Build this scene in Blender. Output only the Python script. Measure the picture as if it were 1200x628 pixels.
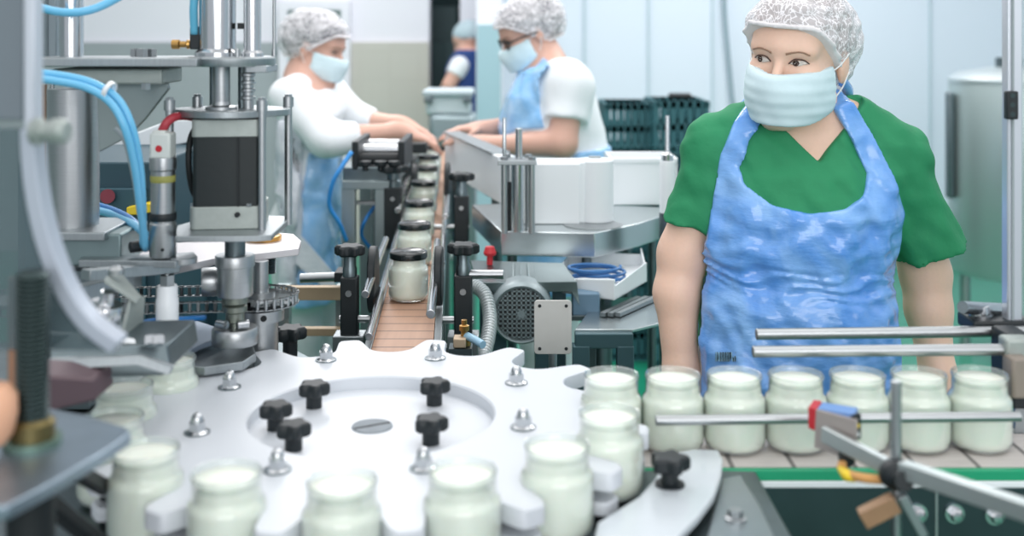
import bpy, bmesh, math, random
import numpy as np
from mathutils import Vector, Matrix
random.seed(7)
S = bpy.context.scene
for o in list(bpy.data.objects): bpy.data.objects.remove(o)
COL = S.collection

# ---------------------------------------------------------------- camera, world, lamps, exposure
FPX, YH, HC = 1333.333, 36.0, 1.54          # focal length in pixels, horizon row, eye height (m)
cam = bpy.data.objects.new('camera', bpy.data.cameras.new('camera')); COL.objects.link(cam)
cam.location = (0, 0, HC); cam.rotation_euler = (math.pi/2, 0, 0)
cam.data.sensor_width = 36; cam.data.lens = 40
cam.data.shift_y = (YH-314)/1200
cam.data.clip_start = .05; cam.data.clip_end = 60
cam.data.dof.use_dof = True; cam.data.dof.focus_distance = 2.0; cam.data.dof.aperture_fstop = 2.8
S.camera = cam
S.view_settings.view_transform = 'Standard'; S.view_settings.look = 'None'
S.view_settings.gamma = 1; S.view_settings.use_curve_mapping = False
S.view_settings.exposure = 0.3
w = bpy.data.worlds.new('world'); S.world = w; w.use_nodes = True
wn = w.node_tree.nodes; wl = w.node_tree.links; bg = wn['Background']
tc = wn.new('ShaderNodeTexCoord'); sx = wn.new('ShaderNodeSeparateXYZ'); rp = wn.new('ShaderNodeValToRGB')
mr = wn.new('ShaderNodeMapRange'); mr.inputs[1].default_value = -1; mr.inputs[2].default_value = 1
wl.new(tc.outputs['Generated'], sx.inputs[0]); wl.new(sx.outputs[2], mr.inputs[0]); wl.new(mr.outputs[0], rp.inputs[0])
wl.new(rp.outputs[0], bg.inputs[0])
e = rp.color_ramp.elements
e[0].position = 0; e[0].color = (.20, .22, .24, 1); e[1].position = 1; e[1].color = (1, 1, 1, 1)
for p, c in ((.45, (.42, .45, .49, 1)), (.62, (.72, .75, .79, 1))):
    k = e.new(p); k.color = c
bg.inputs[1].default_value = .95
def lamp(loc, size, power, col=(1, .985, .985)):
    L = bpy.data.lights.new('ceiling_or_fill_lamp', 'AREA'); L.shape = 'RECTANGLE'; L.size, L.size_y = size; L.energy = power; L.color = col
    o = bpy.data.objects.new('ceiling_or_fill_lamp', L); o.location = loc; COL.objects.link(o); return o
lamp((-1.2, 2.0, 3.1), (.7, 2.6), 3)
lamp((.9, 1.3, 3.1), (.7, 2.6), 6)
lamp((-1.0, 5.6, 3.1), (.7, 2.6), 44)
lamp((1.6, 5.4, 3.1), (.7, 2.6), 46)
lamp((-.1, 3.1, 3.1), (.7, 1.8), 16)  # extra overhead fill, added to brighten the jars on the rear conveyor
win = lamp((.6, -2.6, 2.3), (3.2, 1.8), 58); win.name = 'front_fill_light'; win.rotation_euler = (math.radians(78), 0, 0)   # added soft fill behind the camera, brightens the surfaces facing it

# ---------------------------------------------------------------- helpers
def at(px, py, D): return Vector(((px-600)/FPX*D, D, HC-(py-YH)/FPX*D))
def on(px, py, z):                                   # where the sight line through a pixel meets height z
    return at(px, py, (HC-z)*FPX/(py-YH))
def lin(c): return tuple((v/255/12.92 if v/255 <= .04045 else ((v/255+.055)/1.055)**2.4) for v in c)
MATS = {}
def mat(name, rgb, rough=.5, metal=0, bump=0, bscale=60, var=0, stretch=(1,1,1), sss=0, spec=.5, coat=0, trans=0):
    if name in MATS: return MATS[name]
    m = bpy.data.materials.new(name); m.use_nodes = True; n = m.node_tree.nodes; l = m.node_tree.links
    b = n['Principled BSDF']; c = lin(rgb)
    b.inputs['Base Color'].default_value = (*c, 1); b.inputs['Roughness'].default_value = rough
    b.inputs['Metallic'].default_value = metal; b.inputs['Specular IOR Level'].default_value = spec
    b.inputs['Coat Weight'].default_value = coat
    b.inputs['Subsurface Weight'].default_value = sss
    if sss: b.inputs['Subsurface Radius'].default_value = (1, .5, .3); b.inputs['Subsurface Scale'].default_value = .008
    if bump or var:
        t = n.new('ShaderNodeTexCoord'); mp = n.new('ShaderNodeMapping'); nz = n.new('ShaderNodeTexNoise')
        mp.inputs['Scale'].default_value = stretch; nz.inputs['Scale'].default_value = bscale; nz.inputs['Detail'].default_value = 4
        l.new(t.outputs['Object'], mp.inputs[0]); l.new(mp.outputs[0], nz.inputs['Vector'])
        if bump:
            bp = n.new('ShaderNodeBump'); bp.inputs['Strength'].default_value = bump; bp.inputs['Distance'].default_value = .004
            l.new(nz.outputs[0], bp.inputs['Height']); l.new(bp.outputs[0], b.inputs['Normal'])
        if var:
            mx = n.new('ShaderNodeMixRGB'); mx.blend_type = 'MIX'; mx.inputs[1].default_value = (*[v*(1-var) for v in c], 1)
            mx.inputs[2].default_value = (*[min(1, v*(1+var)) for v in c], 1)
            l.new(nz.outputs[0], mx.inputs[0]); l.new(mx.outputs[0], b.inputs['Base Color'])
    MATS[name] = m; return m
def clear_mat(name, rgb, density, rough=.05, face=.03):   # thin clear sheet: see-through, shinier at grazing angles
    if name in MATS: return MATS[name]
    m = bpy.data.materials.new(name); m.use_nodes = True; n = m.node_tree.nodes; l = m.node_tree.links
    out = n['Material Output']; n.remove(n['Principled BSDF'])
    tr = n.new('ShaderNodeBsdfTransparent'); df = n.new('ShaderNodeBsdfDiffuse'); gl = n.new('ShaderNodeBsdfGlossy')
    tr.inputs[0].default_value = (.97, .99, .98, 1)
    df.inputs[0].default_value = (*lin(rgb), 1); gl.inputs['Roughness'].default_value = rough
    m1 = n.new('ShaderNodeMixShader'); m2 = n.new('ShaderNodeMixShader'); m1.inputs[0].default_value = density
    lw = n.new('ShaderNodeLayerWeight'); lw.inputs[0].default_value = .35
    ad = n.new('ShaderNodeMath'); ad.operation = 'ADD'; ad.use_clamp = True; ad.inputs[1].default_value = face
    pw = n.new('ShaderNodeMath'); pw.operation = 'POWER'; pw.inputs[1].default_value = 1.6
    l.new(tr.outputs[0], m1.inputs[1]); l.new(df.outputs[0], m1.inputs[2])
    l.new(lw.outputs['Facing'], pw.inputs[0]); l.new(pw.outputs[0], ad.inputs[0]); l.new(ad.outputs[0], m2.inputs[0])
    l.new(m1.outputs[0], m2.inputs[1]); l.new(gl.outputs[0], m2.inputs[2]); l.new(m2.outputs[0], out.inputs[0])
    MATS[name] = m; return m

STEEL = mat('brushed_steel', (172, 176, 178), .36, 1, .05, 40, .12, (1, 1, 30))
STEELF = mat('flat_steel', (160, 167, 170), .42, 1, .06, 25, .15, (30, 1, 1))
CHROME = mat('polished_steel', (200, 203, 206), .2, 1)
DSTEEL = mat('dark_steel', (112, 124, 128), .38, 1, .08, 30, .2)
ALU = mat('aluminium', (190, 198, 198), .45, .85, .04, 80)
CAST = mat('cast_alloy', (168, 176, 172), .55, .6, .1, 90, .1)
BLACK = mat('black_plastic', (19, 28, 32), .5, 0, .05, 120)
RUBBER = mat('black_rubber', (20, 27, 30), .6)
BLACKM = mat('black_motor_paint', (12, 26, 28), .5, 0, .06, 100)
WHITEP = mat('white_plastic', (236, 240, 243), .3, 0, .02, 30)
WHITEM = mat('white_panel', (232, 237, 240), .45)
BRASS = mat('brass', (176, 140, 84), .3, 1, .05, 60)
BRONZE = mat('bronze_nut', (120, 108, 72), .4, .9, .1, 60)
BLUEH = mat('blue_hose', (110, 190, 230), .3, 0, coat=.2)
BLUEC = mat('blue_cable', (40, 120, 190), .4)
YELLOW = mat('yellow_plastic', (236, 206, 50), .45)
RED = mat('red_plastic', (190, 40, 50), .4)
BROWN = mat('brown_bracket', (150, 118, 88), .5, .1, .1, 60, .15)
GREENS = mat('green_wear_strip', (28, 156, 112), .4)
TEALF = mat('teal_painted_frame', (66, 96, 104), .5, .3, .05, 40)
GREYP = mat('grey_plastic', (150, 160, 164), .5)
TAN = mat('tan_beam', (176, 156, 128), .5, .2, .1, 30, .1)

def ring(bm, c, ax, r, seg, ref=None):
    ax = ax.normalized(); u = ax.orthogonal().normalized() if ref is None else ref; v = ax.cross(u)
    return [bm.verts.new(c+u*(r*math.cos(2*math.pi*i/seg))+v*(r*math.sin(2*math.pi*i/seg))) for i in range(seg)]
def skin(bm, a, b):
    n = len(a)
    for i in range(n): bm.faces.new((a[i], a[(i+1) % n], b[(i+1) % n], b[i]))
def cyl(bm, p0, p1, r0, r1=None, seg=28):
    p0, p1 = Vector(p0), Vector(p1); r1 = r0 if r1 is None else r1; ax = p1-p0; u = ax.normalized().orthogonal().normalized()
    a = ring(bm, p0, ax, r0, seg, u); b = ring(bm, p1, ax, r1, seg, u); skin(bm, a, b); bm.faces.new(a[::-1]); bm.faces.new(b)
def vcyl(bm, px, y0, y1, wpx, D, seg=28):            # upright cylinder: its axis stands at depth D, wpx wide there
    r = wpx/2/FPX*D; cyl(bm, at(px, y1, D), at(px, y0, D), r, seg=seg)
def box(bm, c, size, rot=None):
    M = Matrix.Translation(Vector(c)) @ (rot.to_4x4() if rot else Matrix()) @ Matrix.Diagonal((*size, 1))
    bmesh.ops.create_cube(bm, size=1, matrix=M)
def boxp(bm, x0, y0, x1, y1, D, depth):              # front face at depth D
    a = at(x0, y1, D); b = at(x1, y0, D); box(bm, ((a.x+b.x)/2, D+depth/2, (a.z+b.z)/2), (b.x-a.x, depth, b.z-a.z))
def bar(bm, p0, p1, w, h=None, roll=0):              # rectangular bar between two points
    p0, p1 = Vector(p0), Vector(p1); h = h or w; d = p1-p0; q = d.to_track_quat('Y', 'Z').to_matrix() @ Matrix.Rotation(roll, 3, 'Y')
    box(bm, (p0+p1)/2, (w, d.length, h), q)
def lathe(bm, prof, c, ax=(0, 0, 1), seg=40):
    c = Vector(c); ax = Vector(ax).normalized(); u = ax.orthogonal().normalized(); prev = None
    for r, z in prof:
        if r < 1e-6: cur = [bm.verts.new(c+ax*z)]
        else: cur = ring(bm, c+ax*z, ax, r, seg, u)
        if prev:
            if len(prev) == 1 and len(cur) > 1:
                for i in range(seg): bm.faces.new((prev[0], cur[(i+1) % seg], cur[i]))
            elif len(cur) == 1 and len(prev) > 1:
                for i in range(seg): bm.faces.new((prev[i], prev[(i+1) % seg], cur[0]))
            elif len(cur) > 1: skin(bm, prev, cur)
        prev = cur
def prism(bm, pts, vec):                             # 3-D outline swept along vec
    vec = Vector(vec); a = [bm.verts.new(Vector(p)) for p in pts]; b = [bm.verts.new(Vector(p)+vec) for p in pts]
    bm.faces.new(a); bm.faces.new(b[::-1]); n = len(a)
    for i in range(n): bm.faces.new((a[i], b[i], b[(i+1) % n], a[(i+1) % n]))
def spline(pts, n=8):
    P = [Vector(p) for p in pts]; P = [P[0]*2-P[1]]+P+[P[-1]*2-P[-2]]; out = []
    for i in range(1, len(P)-2):
        for k in range(n):
            t = k/n; a, b, c, d = P[i-1], P[i], P[i+1], P[i+2]
            out.append(.5*((2*b)+(c-a)*t+(2*a-5*b+4*c-d)*t*t+(3*b-a-3*c+d)*t**3))
    out.append(P[-2]); return out
def tube(bm, pts, r, seg=10, smooth=True, n=8):
    Q = spline(pts, n) if smooth else [Vector(p) for p in pts]; prev = None; u = (Q[1]-Q[0]).orthogonal().normalized()
    for i, q in enumerate(Q):
        t = (Q[min(i+1, len(Q)-1)]-Q[max(i-1, 0)]).normalized(); u = (u-t*u.dot(t)).normalized()
        rr = r(i/(len(Q)-1)) if callable(r) else r
        cur = ring(bm, q, t, rr, seg, u)
        if prev: skin(bm, prev, cur)
        else: bm.faces.new(cur[::-1])
        prev = cur
    bm.faces.new(prev)
def BM(): return bmesh.new()
def wloc(o): 
    M = Matrix.Translation(o.location) @ o.rotation_euler.to_matrix().to_4x4()
    return (wloc(o.parent) @ M) if o.parent else M
def obj(name, bm, m, parent=None, bevel=0, ang=.6, label=None, smooth=True):
    bmesh.ops.recalc_face_normals(bm, faces=bm.faces)
    me = bpy.data.meshes.new(name); bm.to_mesh(me); bm.free()
    return link(name, me, m, parent, bevel, ang, label, smooth)
def link(name, me, m, parent=None, bevel=0, ang=.6, label=None, smooth=True):
    o = bpy.data.objects.new(name, me); COL.objects.link(o); me.materials.append(m)
    if smooth:
        me.polygons.foreach_set('use_smooth', [True]*len(me.polygons))
        if ang: me.set_sharp_from_angle(angle=ang)
    if parent is not None:
        o.parent = parent; me.transform(wloc(parent).inverted())
    else:
        co = np.empty(len(me.vertices)*3); me.vertices.foreach_get('co', co); co = co.reshape(-1, 3)
        lo, hi = co.min(0), co.max(0); b = Vector(((lo[0]+hi[0])/2, (lo[1]+hi[1])/2, lo[2])); me.transform(Matrix.Translation(-b)); o.location = b
    if bevel:
        d = o.modifiers.new('bevel', 'BEVEL'); d.width = bevel; d.segments = 2; d.limit_method = 'ANGLE'; d.angle_limit = .7
    if label: o['label'] = label
    return o
def thing(name, label, cat, loc, group=None):
    o = bpy.data.objects.new(name, None); o.empty_display_size = .05; COL.objects.link(o); o.location = loc
    o['label'] = label; o['category'] = cat
    if group: o['group'] = group
    return o
def tag(o, label, cat, group=None):
    o['label'] = label; o['category'] = cat
    if group: o['group'] = group
    return o
def struct(name, bm, m, parent=None, bevel=0):
    o = obj(name, bm, m, parent, bevel)
    if parent is None: o['kind'] = 'structure'
    return o
def dup(root, loc, label, group=None, rotz=None):
    r = root.copy(); COL.objects.link(r); r.location = loc; r['label'] = label
    if rotz is not None: r.rotation_euler = (0, 0, rotz)
    if group: r['group'] = group
    for ch in list(root.children):
        c = ch.copy(); COL.objects.link(c); c.parent = r
        for g in list(ch.children):
            d = g.copy(); COL.objects.link(d); d.parent = c
    return r
def dup_part(o, parent, M):                         # another copy of a part, moved by M in its parent's space
    c = o.copy(); COL.objects.link(c); c.parent = parent; c.matrix_local = M; return c
def disc_knob(bm, c, r, h, lobes=5):                 # lobed hand knob, axis up
    N = 60; a = []; rows = [(.86, 0), (1, .18*h), (1, .8*h), (.85, h)]
    prev = None; c = Vector(c)
    for s, z in rows:
        cur = [bm.verts.new(c+Vector((math.cos(t)*q, math.sin(t)*q, z))) for t, q in
               ((2*math.pi*i/N, r*s*(1+.16*math.cos(lobes*2*math.pi*i/N))) for i in range(N))]
        if prev: skin(bm, prev, cur)
        else: bm.faces.new(cur[::-1])
        prev = cur
    bm.faces.new(prev)
def hexnut(bm, c, r, h, ax=(0, 0, 1)):
    cyl(bm, c, Vector(c)+Vector(ax)*h, r, seg=6)
# ---------------------------------------------------------------- the setting
def tile_mat(name, rgb, line, scale):
    m = mat(name, rgb, .35); n = m.node_tree.nodes; l = m.node_tree.links
    t = n.new('ShaderNodeTexCoord'); mp = n.new('ShaderNodeMapping'); mp.inputs['Rotation'].default_value = (math.pi/2, 0, 0)
    b = n.new('ShaderNodeTexBrick'); b.offset = 0
    c = lin(rgb); b.inputs['Color1'].default_value = (*c, 1); b.inputs['Color2'].default_value = (*[v*.97 for v in c], 1)
    b.inputs['Mortar'].default_value = (*lin(line), 1); b.inputs['Scale'].default_value = scale; b.inputs['Mortar Size'].default_value = .012
    b.inputs['Brick Width'].default_value = .2; b.inputs['Row Height'].default_value = .2
    l.new(t.outputs['Object'], mp.inputs[0]); l.new(mp.outputs[0], b.inputs['Vector']); l.new(b.outputs[0], n['Principled BSDF'].inputs['Base Color'])
    return m
FLOORM = mat('green_epoxy_floor', (24, 124, 96), .3, 0, .03, 3, .12)
WALLW = mat('white_wall_paint', (234, 234, 242), .6)
WALLB = mat('pale_blue_wall_panel', (214, 224, 236), .5)
TILE = tile_mat('beige_wall_tile', (196, 195, 186), (193, 192, 183), 1)
TILEG = tile_mat('grey_wall_tile', (166, 174, 178), (163, 171, 175), 1)
b = BM(); box(b, (0, 4, -.05), (9, 11, .1)); struct('floor', b, FLOORM)
XC = at(503, 0, 8).x; XD = at(539, 0, 8).x
b = BM(); box(b, ((-4.5+XC)/2, 8.1, 1.6), (XC+4.5, .2, 3.2)); box(b, ((XC+XD)/2, 8.1, 2.72), (XD-XC, .2, .96)); box(b, (XD+.3, 8.1, 1.6), (.6, .2, 3.2))
struct('wall_back_left', b, WALLW)
b = BM(); box(b, ((at(412, 0, 8).x+XC)/2, 7.985, .73), (XC-at(412, 0, 8).x, .03, 1.46)); struct('trim_1', b, TILE)
xl = at(330, 0, 8).x
b = BM(); box(b, ((-4.4+xl)/2, 7.985, .73), (xl+4.4, .03, 1.46)); struct('trim_2', b, TILEG)
# doorway in the back wall
x1 = at(412, 0, 8).x
fr = BM(); zt = HC+(36-12)/FPX*8
for x in (xl+.03, x1-.03): box(fr, (x, 7.95, zt/2), (.06, .1, zt))
box(fr, ((xl+x1)/2, 7.95, zt+.03), (x1-xl, .1, .06)); d1 = struct('door_1', fr, WALLW)
b = BM(); box(b, ((xl+x1)/2, 7.975, zt/2), (x1-xl-.12, .04, zt)); obj('door_leaf', b, mat('grey_green_door', (158, 178, 176), .5), d1)
b = BM(); cyl(b, (x1-.14, 7.95, .95), (x1-.14, 7.90, .95), .012); cyl(b, (x1-.14, 7.905, .95), (x1-.26, 7.905, .95), .01); obj('door_handle', b, STEEL, d1)
# dark room seen through the opening
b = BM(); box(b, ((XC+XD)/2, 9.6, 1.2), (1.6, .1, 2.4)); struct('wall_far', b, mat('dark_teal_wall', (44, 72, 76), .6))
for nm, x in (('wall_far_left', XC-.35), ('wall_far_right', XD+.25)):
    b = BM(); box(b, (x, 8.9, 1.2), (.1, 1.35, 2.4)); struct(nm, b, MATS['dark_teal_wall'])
# right back wall, with its corner pier
XR = at(585, 0, 7.5).x
b = BM(); box(b, ((XR+4.5)/2, 7.6, 1.6), (4.5-XR, .2, 3.2)); struct('wall_back_right', b, WALLB)
for i, px in enumerate((685, 760, 835, 1090)):
    b = BM(); box(b, (at(px, 0, 7.49).x, 7.492, 1.6), (.012, .016, 3.2)); struct('trim_%d' % (i+3), b, mat('panel_joint', (186, 204, 212), .5))
xa, xb = at(558, 0, 7.2).x, at(589, 0, 7.2).x
b = BM(); box(b, ((xa+xb)/2, 7.4, 1.6), (xb-xa, .4, 3.2)); struct('wall_pier', b, WALLW, bevel=.004)
b = BM(); box(b, ((at(559, 0, 7.19).x+at(587, 0, 7.19).x)/2, 7.19, .79), (at(587, 0, 7.19).x-at(559, 0, 7.19).x, .02, 1.58)); struct('trim_7', b, mat('blue_grey_panel', (158, 190, 200), .45))
b = BM(); box(b, (-4.4, 4, 1.6), (.2, 11, 3.2)); struct('wall_left', b, TILEG)
b = BM(); box(b, (4.4, 4, 1.6), (.2, 11, 3.2)); struct('wall_right', b, WALLB)
b = BM(); box(b, ((XR+4.3)/2, 7.485, .05), (4.3-XR, .03, .1)); struct('baseboard_back', b, GREYP)
t = BM(); tube(t, [at(848, -40, 7.45), at(850, 20, 7.45), at(856, 90, 7.45), at(862, 160, 7.45), at(866, 250, 7.45)], .014, 8)
tag(obj('wall_cable', t, mat('grey_cable', (140, 160, 170), .5)), 'thin grey cable running down the pale wall behind the woman in green', 'cable')

# ---------------------------------------------------------------- things along the back of the room
def crate(x0, x1, zb, D, h):
    a = (x0-600)/FPX*D; c = (x1-600)/FPX*D; wx = c-a; dy = .38
    b = BM(); T = .016; n = 6
    for y in (D+T/2, D+dy-T/2):
        for z in (zb+.016, zb+h*.5, zb+h-.016): box(b, ((a+c)/2, y, z), (wx, T, .03))
        for i in range(n+1): box(b, (a+.015+(wx-.03)*i/n, y, zb+h/2), (.024, T, h))
    for x in (a+T/2, c-T/2):
        for z in (zb+.016, zb+h*.5, zb+h-.016): box(b, (x, D+dy/2, z), (T, dy, .03))
        for i in range(5): box(b, (x, D+.03+(dy-.06)*i/4, zb+h/2), (T, .03, h))
    box(b, ((a+c)/2, D+dy/2, zb+.008), (wx, dy, .016))
    return obj('crate', b, mat('dark_green_crate', (44, 96, 104), .5))
CR = ['topmost', 'second from the top', 'third from the top', 'fourth from the top', 'lowest']
for (x0, x1, D, ytop, where) in ((708, 764, 5.3, 121, 'left stack by the wall'), (766, 832, 5.2, 118, 'right stack by the wall')):
    top = HC-(ytop-YH)/FPX*D; n = 5; h = top/n
    for i in range(n):
        tag(crate(x0, x1, top-h*(i+1)+.001, D, h-.003), 'dark teal crate, %s in the %s' % (CR[i], where), 'crate', 'crates stacked by the wall')
b = BM(); box(b, (at(800, 0, 5.3).x, 5.38, HC-(118-YH)/FPX*5.2+.012), (.10, .1, .024)); tag(obj('dark_cloth', b, RUBBER, bevel=.008), 'small dark pad lying on top of the right crate stack', 'pad')
# stainless vessel on the right
c = at(1192, 300, 5.4); R = 76/FPX*5.4
t = thing('storage_tank', 'tall grey stainless steel tank with a domed lid by the right wall', 'tank', (c.x, 5.4, 0))
zt = HC-(97-YH)/FPX*5.4; zb = HC-(318-YH)/FPX*5.4
b = BM(); lathe(b, [(0, zb-.03), (R*.5, zb-.02), (R*.96, zb), (R, zb+.03), (R, zt-.01), (R*.99, zt)], (c.x, 5.4, 0), seg=48); lathe(b, [(R*.99, zt), (0, zt)], (c.x, 5.4, 0), seg=48); obj('body', b, mat('dull_tank_steel', (176, 190, 190), .38, .75), t)
b = BM(); lathe(b, [(R*1.01, zt), (R*1.01, zt+.02), (R*.85, zt+.05), (R*.4, zt+.075), (0, zt+.08)], (c.x, 5.4, 0), seg=48); l = obj('lid', b, mat('tank_lid_steel', (196, 206, 208), .35, .8), t)
b = BM(); cyl(b, (c.x-.04, 5.4, zt+.07), (c.x-.04, 5.4, zt+.12), .06); obj('cap', b, DSTEEL, l)
for k in range(3):
    q = 2*math.pi*k/3+.6; b = BM(); cyl(b, (c.x+R*.75*math.cos(q), 5.4+R*.75*math.sin(q), 0), (c.x+R*.75*math.cos(q), 5.4+R*.75*math.sin(q), zb+.02), .025); obj('leg', b, STEEL, t)
b = BM(); box(b, (c.x-R-.02, 5.4-.02, 1.0), (.03, .05, .5)); obj('sight_pipe', b, DSTEEL, t, bevel=.008)
# grey bin on a steel stand near the opening
D = 5.4; t = thing('bin_stand', 'grey stainless stand under the pale tub by the dark opening', 'stand', (at(527, 0, D).x, D+.15, 0))
b = BM(); boxp(b, 503, 135, 556, 170, D, .3); obj('drum', b, mat('stand_steel', (150, 166, 170), .4, .6), t, bevel=.02)
for x in (508, 551):
    for dy in (.03, .27):
        p = at(x, 168, D); b = BM(); cyl(b, (p.x, D+dy, 0), (p.x, D+dy, p.z+.02), .018); obj('leg', b, STEEL, t)
z0 = at(0, 135, D).z
t = thing('plastic_tub', 'pale grey lidded tub standing on the steel stand by the dark opening', 'tub', (at(526, 0, D).x, D+.14, z0))
b = BM(); boxp(b, 499, 111, 551, 135, D+.02, .24); obj('body', b, mat('pale_tub', (196, 208, 212), .5), t, bevel=.015)
b = BM(); boxp(b, 495, 106, 554, 113, D, .28); obj('lid', b, mat('tub_lid', (180, 194, 200), .5), t, bevel=.008)
for x in (502, 548):
    b = BM(); boxp(b, x-5, 114, x+5, 121, D-.01, .03); obj('clip', b, DSTEEL, t, bevel=.004)
# dark cupboard inside the opening
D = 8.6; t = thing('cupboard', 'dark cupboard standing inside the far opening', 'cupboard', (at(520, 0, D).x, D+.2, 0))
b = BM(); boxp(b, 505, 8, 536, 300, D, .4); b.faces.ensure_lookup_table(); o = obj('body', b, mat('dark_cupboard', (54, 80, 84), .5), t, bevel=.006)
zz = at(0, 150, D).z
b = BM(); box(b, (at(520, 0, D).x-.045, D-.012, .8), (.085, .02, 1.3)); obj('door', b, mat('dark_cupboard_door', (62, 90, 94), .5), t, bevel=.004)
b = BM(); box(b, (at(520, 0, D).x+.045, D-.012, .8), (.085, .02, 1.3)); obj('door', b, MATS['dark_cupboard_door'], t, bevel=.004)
# ---------------------------------------------------------------- filling machine bed and star wheel
ZB, ZP = 1.0, HC-.484            # bed top, top of the white star wheel
WC = Vector((-.177, 1.44, 0))
def bed_outline(): return [(-.98, .80), (.30, .80), (.30, 1.40), (.10, 1.42), (.10, 1.62), (.02, 1.78), (-.10, 1.84), (-.30, 1.84), (-.40, 1.98), (-.98, 1.98)]
t = thing('machine_bed', 'grey steel bed and cabinet under the white star wheel', 'machine bed', (-.34, 1.4, 0))
b = BM(); prism(b, [(x, y, ZB-.03) for x, y in bed_outline()], (0, 0, .028)); obj('bed_plate', b, DSTEEL, t, bevel=.002)
b = BM(); prism(b, [(-.34+(x+.34)*.93, 1.4+(y-1.4)*.93, .12) for x, y in bed_outline()], (0, 0, ZB-.15)); obj('cabinet', b, mat('cabinet_steel', (120, 136, 140), .4, .9), t)
for x, y in ((-.9, .9), (.22, .9), (-.9, 1.85), (-.1, 1.7)):
    b = BM(); cyl(b, (x, y, 0), (x, y, .13), .03); obj('foot', b, RUBBER, t)

def star_outline(R, rp, rr, n=720, off=0.0):
    out = []
    for i in range(n):
        th = 2*math.pi*i/n; r = R
        for k in range(16):
            a = math.radians(-88.5+22.5*k)+off; ph = (th-a+math.pi) % (2*math.pi)-math.pi
            if abs(ph) < math.pi/2 and abs(rp*math.sin(ph)) < rr:
                r = min(r, rp*math.cos(ph)-math.sqrt(rr*rr-(rp*math.sin(ph))**2))
        out.append(r)
    out = np.array(out)
    ker = np.exp(-np.linspace(-2.2, 2.2, 11)**2); ker /= ker.sum()
    ext = np.concatenate([out[-20:], out, out[:20]]); out = np.convolve(ext, ker, 'same')[20:-20]
    return out
def star_plate(bm, radii, z0, z1, rin, zfloor=None):
    n = len(radii); cs = [(math.cos(2*math.pi*i/n), math.sin(2*math.pi*i/n)) for i in range(n)]
    def row(rs, z): return [bm.verts.new((WC.x+c*r, WC.y+s*r, z)) for (c, s), r in zip(cs, rs)]
    c = .0022
    rows = [row([rin]*n, zfloor if zfloor is not None else z0), row([rin]*n, z1-c), row([rin+c]*n, z1), row(radii-c, z1), row(radii, z1-c), row(radii, z0), row([rin]*n, z0)]
    for a, d in zip(rows, rows[1:]): skin(bm, a, d)
    if zfloor is None: pass
PLATE = mat('star_wheel_plastic', (208, 213, 219), .38, 0, .015, 25)
wheel = thing('star_wheel', 'white plastic star wheel with scalloped pockets carrying the open jars', 'star wheel', (WC.x, WC.y, ZB))
b = BM(); star_plate(b, star_outline(.348, .318, .0418), ZP-.020, ZP, .1543); obj('star_plate', b, PLATE, wheel, ang=.5)
b = BM(); star_plate(b, star_outline(.343, .318, .0418), ZP-.048, ZP-.034, .10); obj('lower_star_plate', b, PLATE, wheel, ang=.5)
b = BM(); lathe(b, [(0, ZP-.017), (.1545, ZP-.017), (.1545, ZP-.032), (0, ZP-.032)], WC, seg=96); obj('hub_disc', b, PLATE, wheel)
b = BM(); lathe(b, [(0, ZB), (.07, ZB), (.07, ZP-.032), (0, ZP-.032)], WC); obj('hub_shaft', b, STEEL, wheel)
hub = BM(); lathe(hub, [(0, ZP-.0155), (.0255, ZP-.0155), (.026, ZP-.0165), (.026, ZP-.02)], WC, seg=48); h = obj('hub_cap', hub, mat('worn_cap_steel', (128, 136, 142), .6, .4, .1, 60, .2), wheel)
b = BM(); box(b, (WC.x, WC.y, ZP-.0153), (.048, .0035, .0008), Matrix.Rotation(.5, 3, 'Z')); obj('slot', b, RUBBER, h)
for px, py in ((231, 507), (269, 454), (382, 422), (510, 420), (605, 449), (613, 501), (496, 549), (325, 551)):
    p = on(px, py, ZP)
    b = BM(); lathe(b, [(0, ZP), (.0155, ZP), (.0155, ZP+.0015), (.009, ZP+.002)], (p.x, p.y, 0)); bo = obj('bolt', b, DSTEEL, wheel)
    b = BM(); lathe(b, [(.0145, ZP+.0014), (.0095, ZP+.004), (.0085, ZP+.0125)], (p.x, p.y, 0), seg=20); hexnut(b, (p.x, p.y, ZP+.003), .0105, .010)
    lathe(b, [(.0078, ZP+.012), (.0075, ZP+.017), (.0058, ZP+.021), (.003, ZP+.0235), (0, ZP+.024)], (p.x, p.y, 0), seg=20); obj('acorn_nut', b, CHROME, bo)
for px, py in ((368, 477), (323, 503), (344, 527), (509, 474), (505, 520)):
    zf = ZP-.017; p = on(px, py, zf)
    b = BM(); lathe(b, [(0, zf), (.0105, zf), (.0105, zf+.014), (.012, zf+.02), (0, zf+.02)], (p.x, p.y, 0)); k = obj('knob', b, BLACK, wheel)
    b = BM(); disc_knob(b, (p.x, p.y, zf+.0165), .0185, .0165, 5); obj('grip', b, BLACK, k, bevel=.0008)
p = on(378, 449, ZP-.017); q = on(398, 443, ZP-.017)
b = BM(); bar(b, p+Vector((0, 0, .004)), q+Vector((0, 0, .004)), .012, .008); obj('stop_tab', b, BLACK, wheel, bevel=.002)

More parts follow.
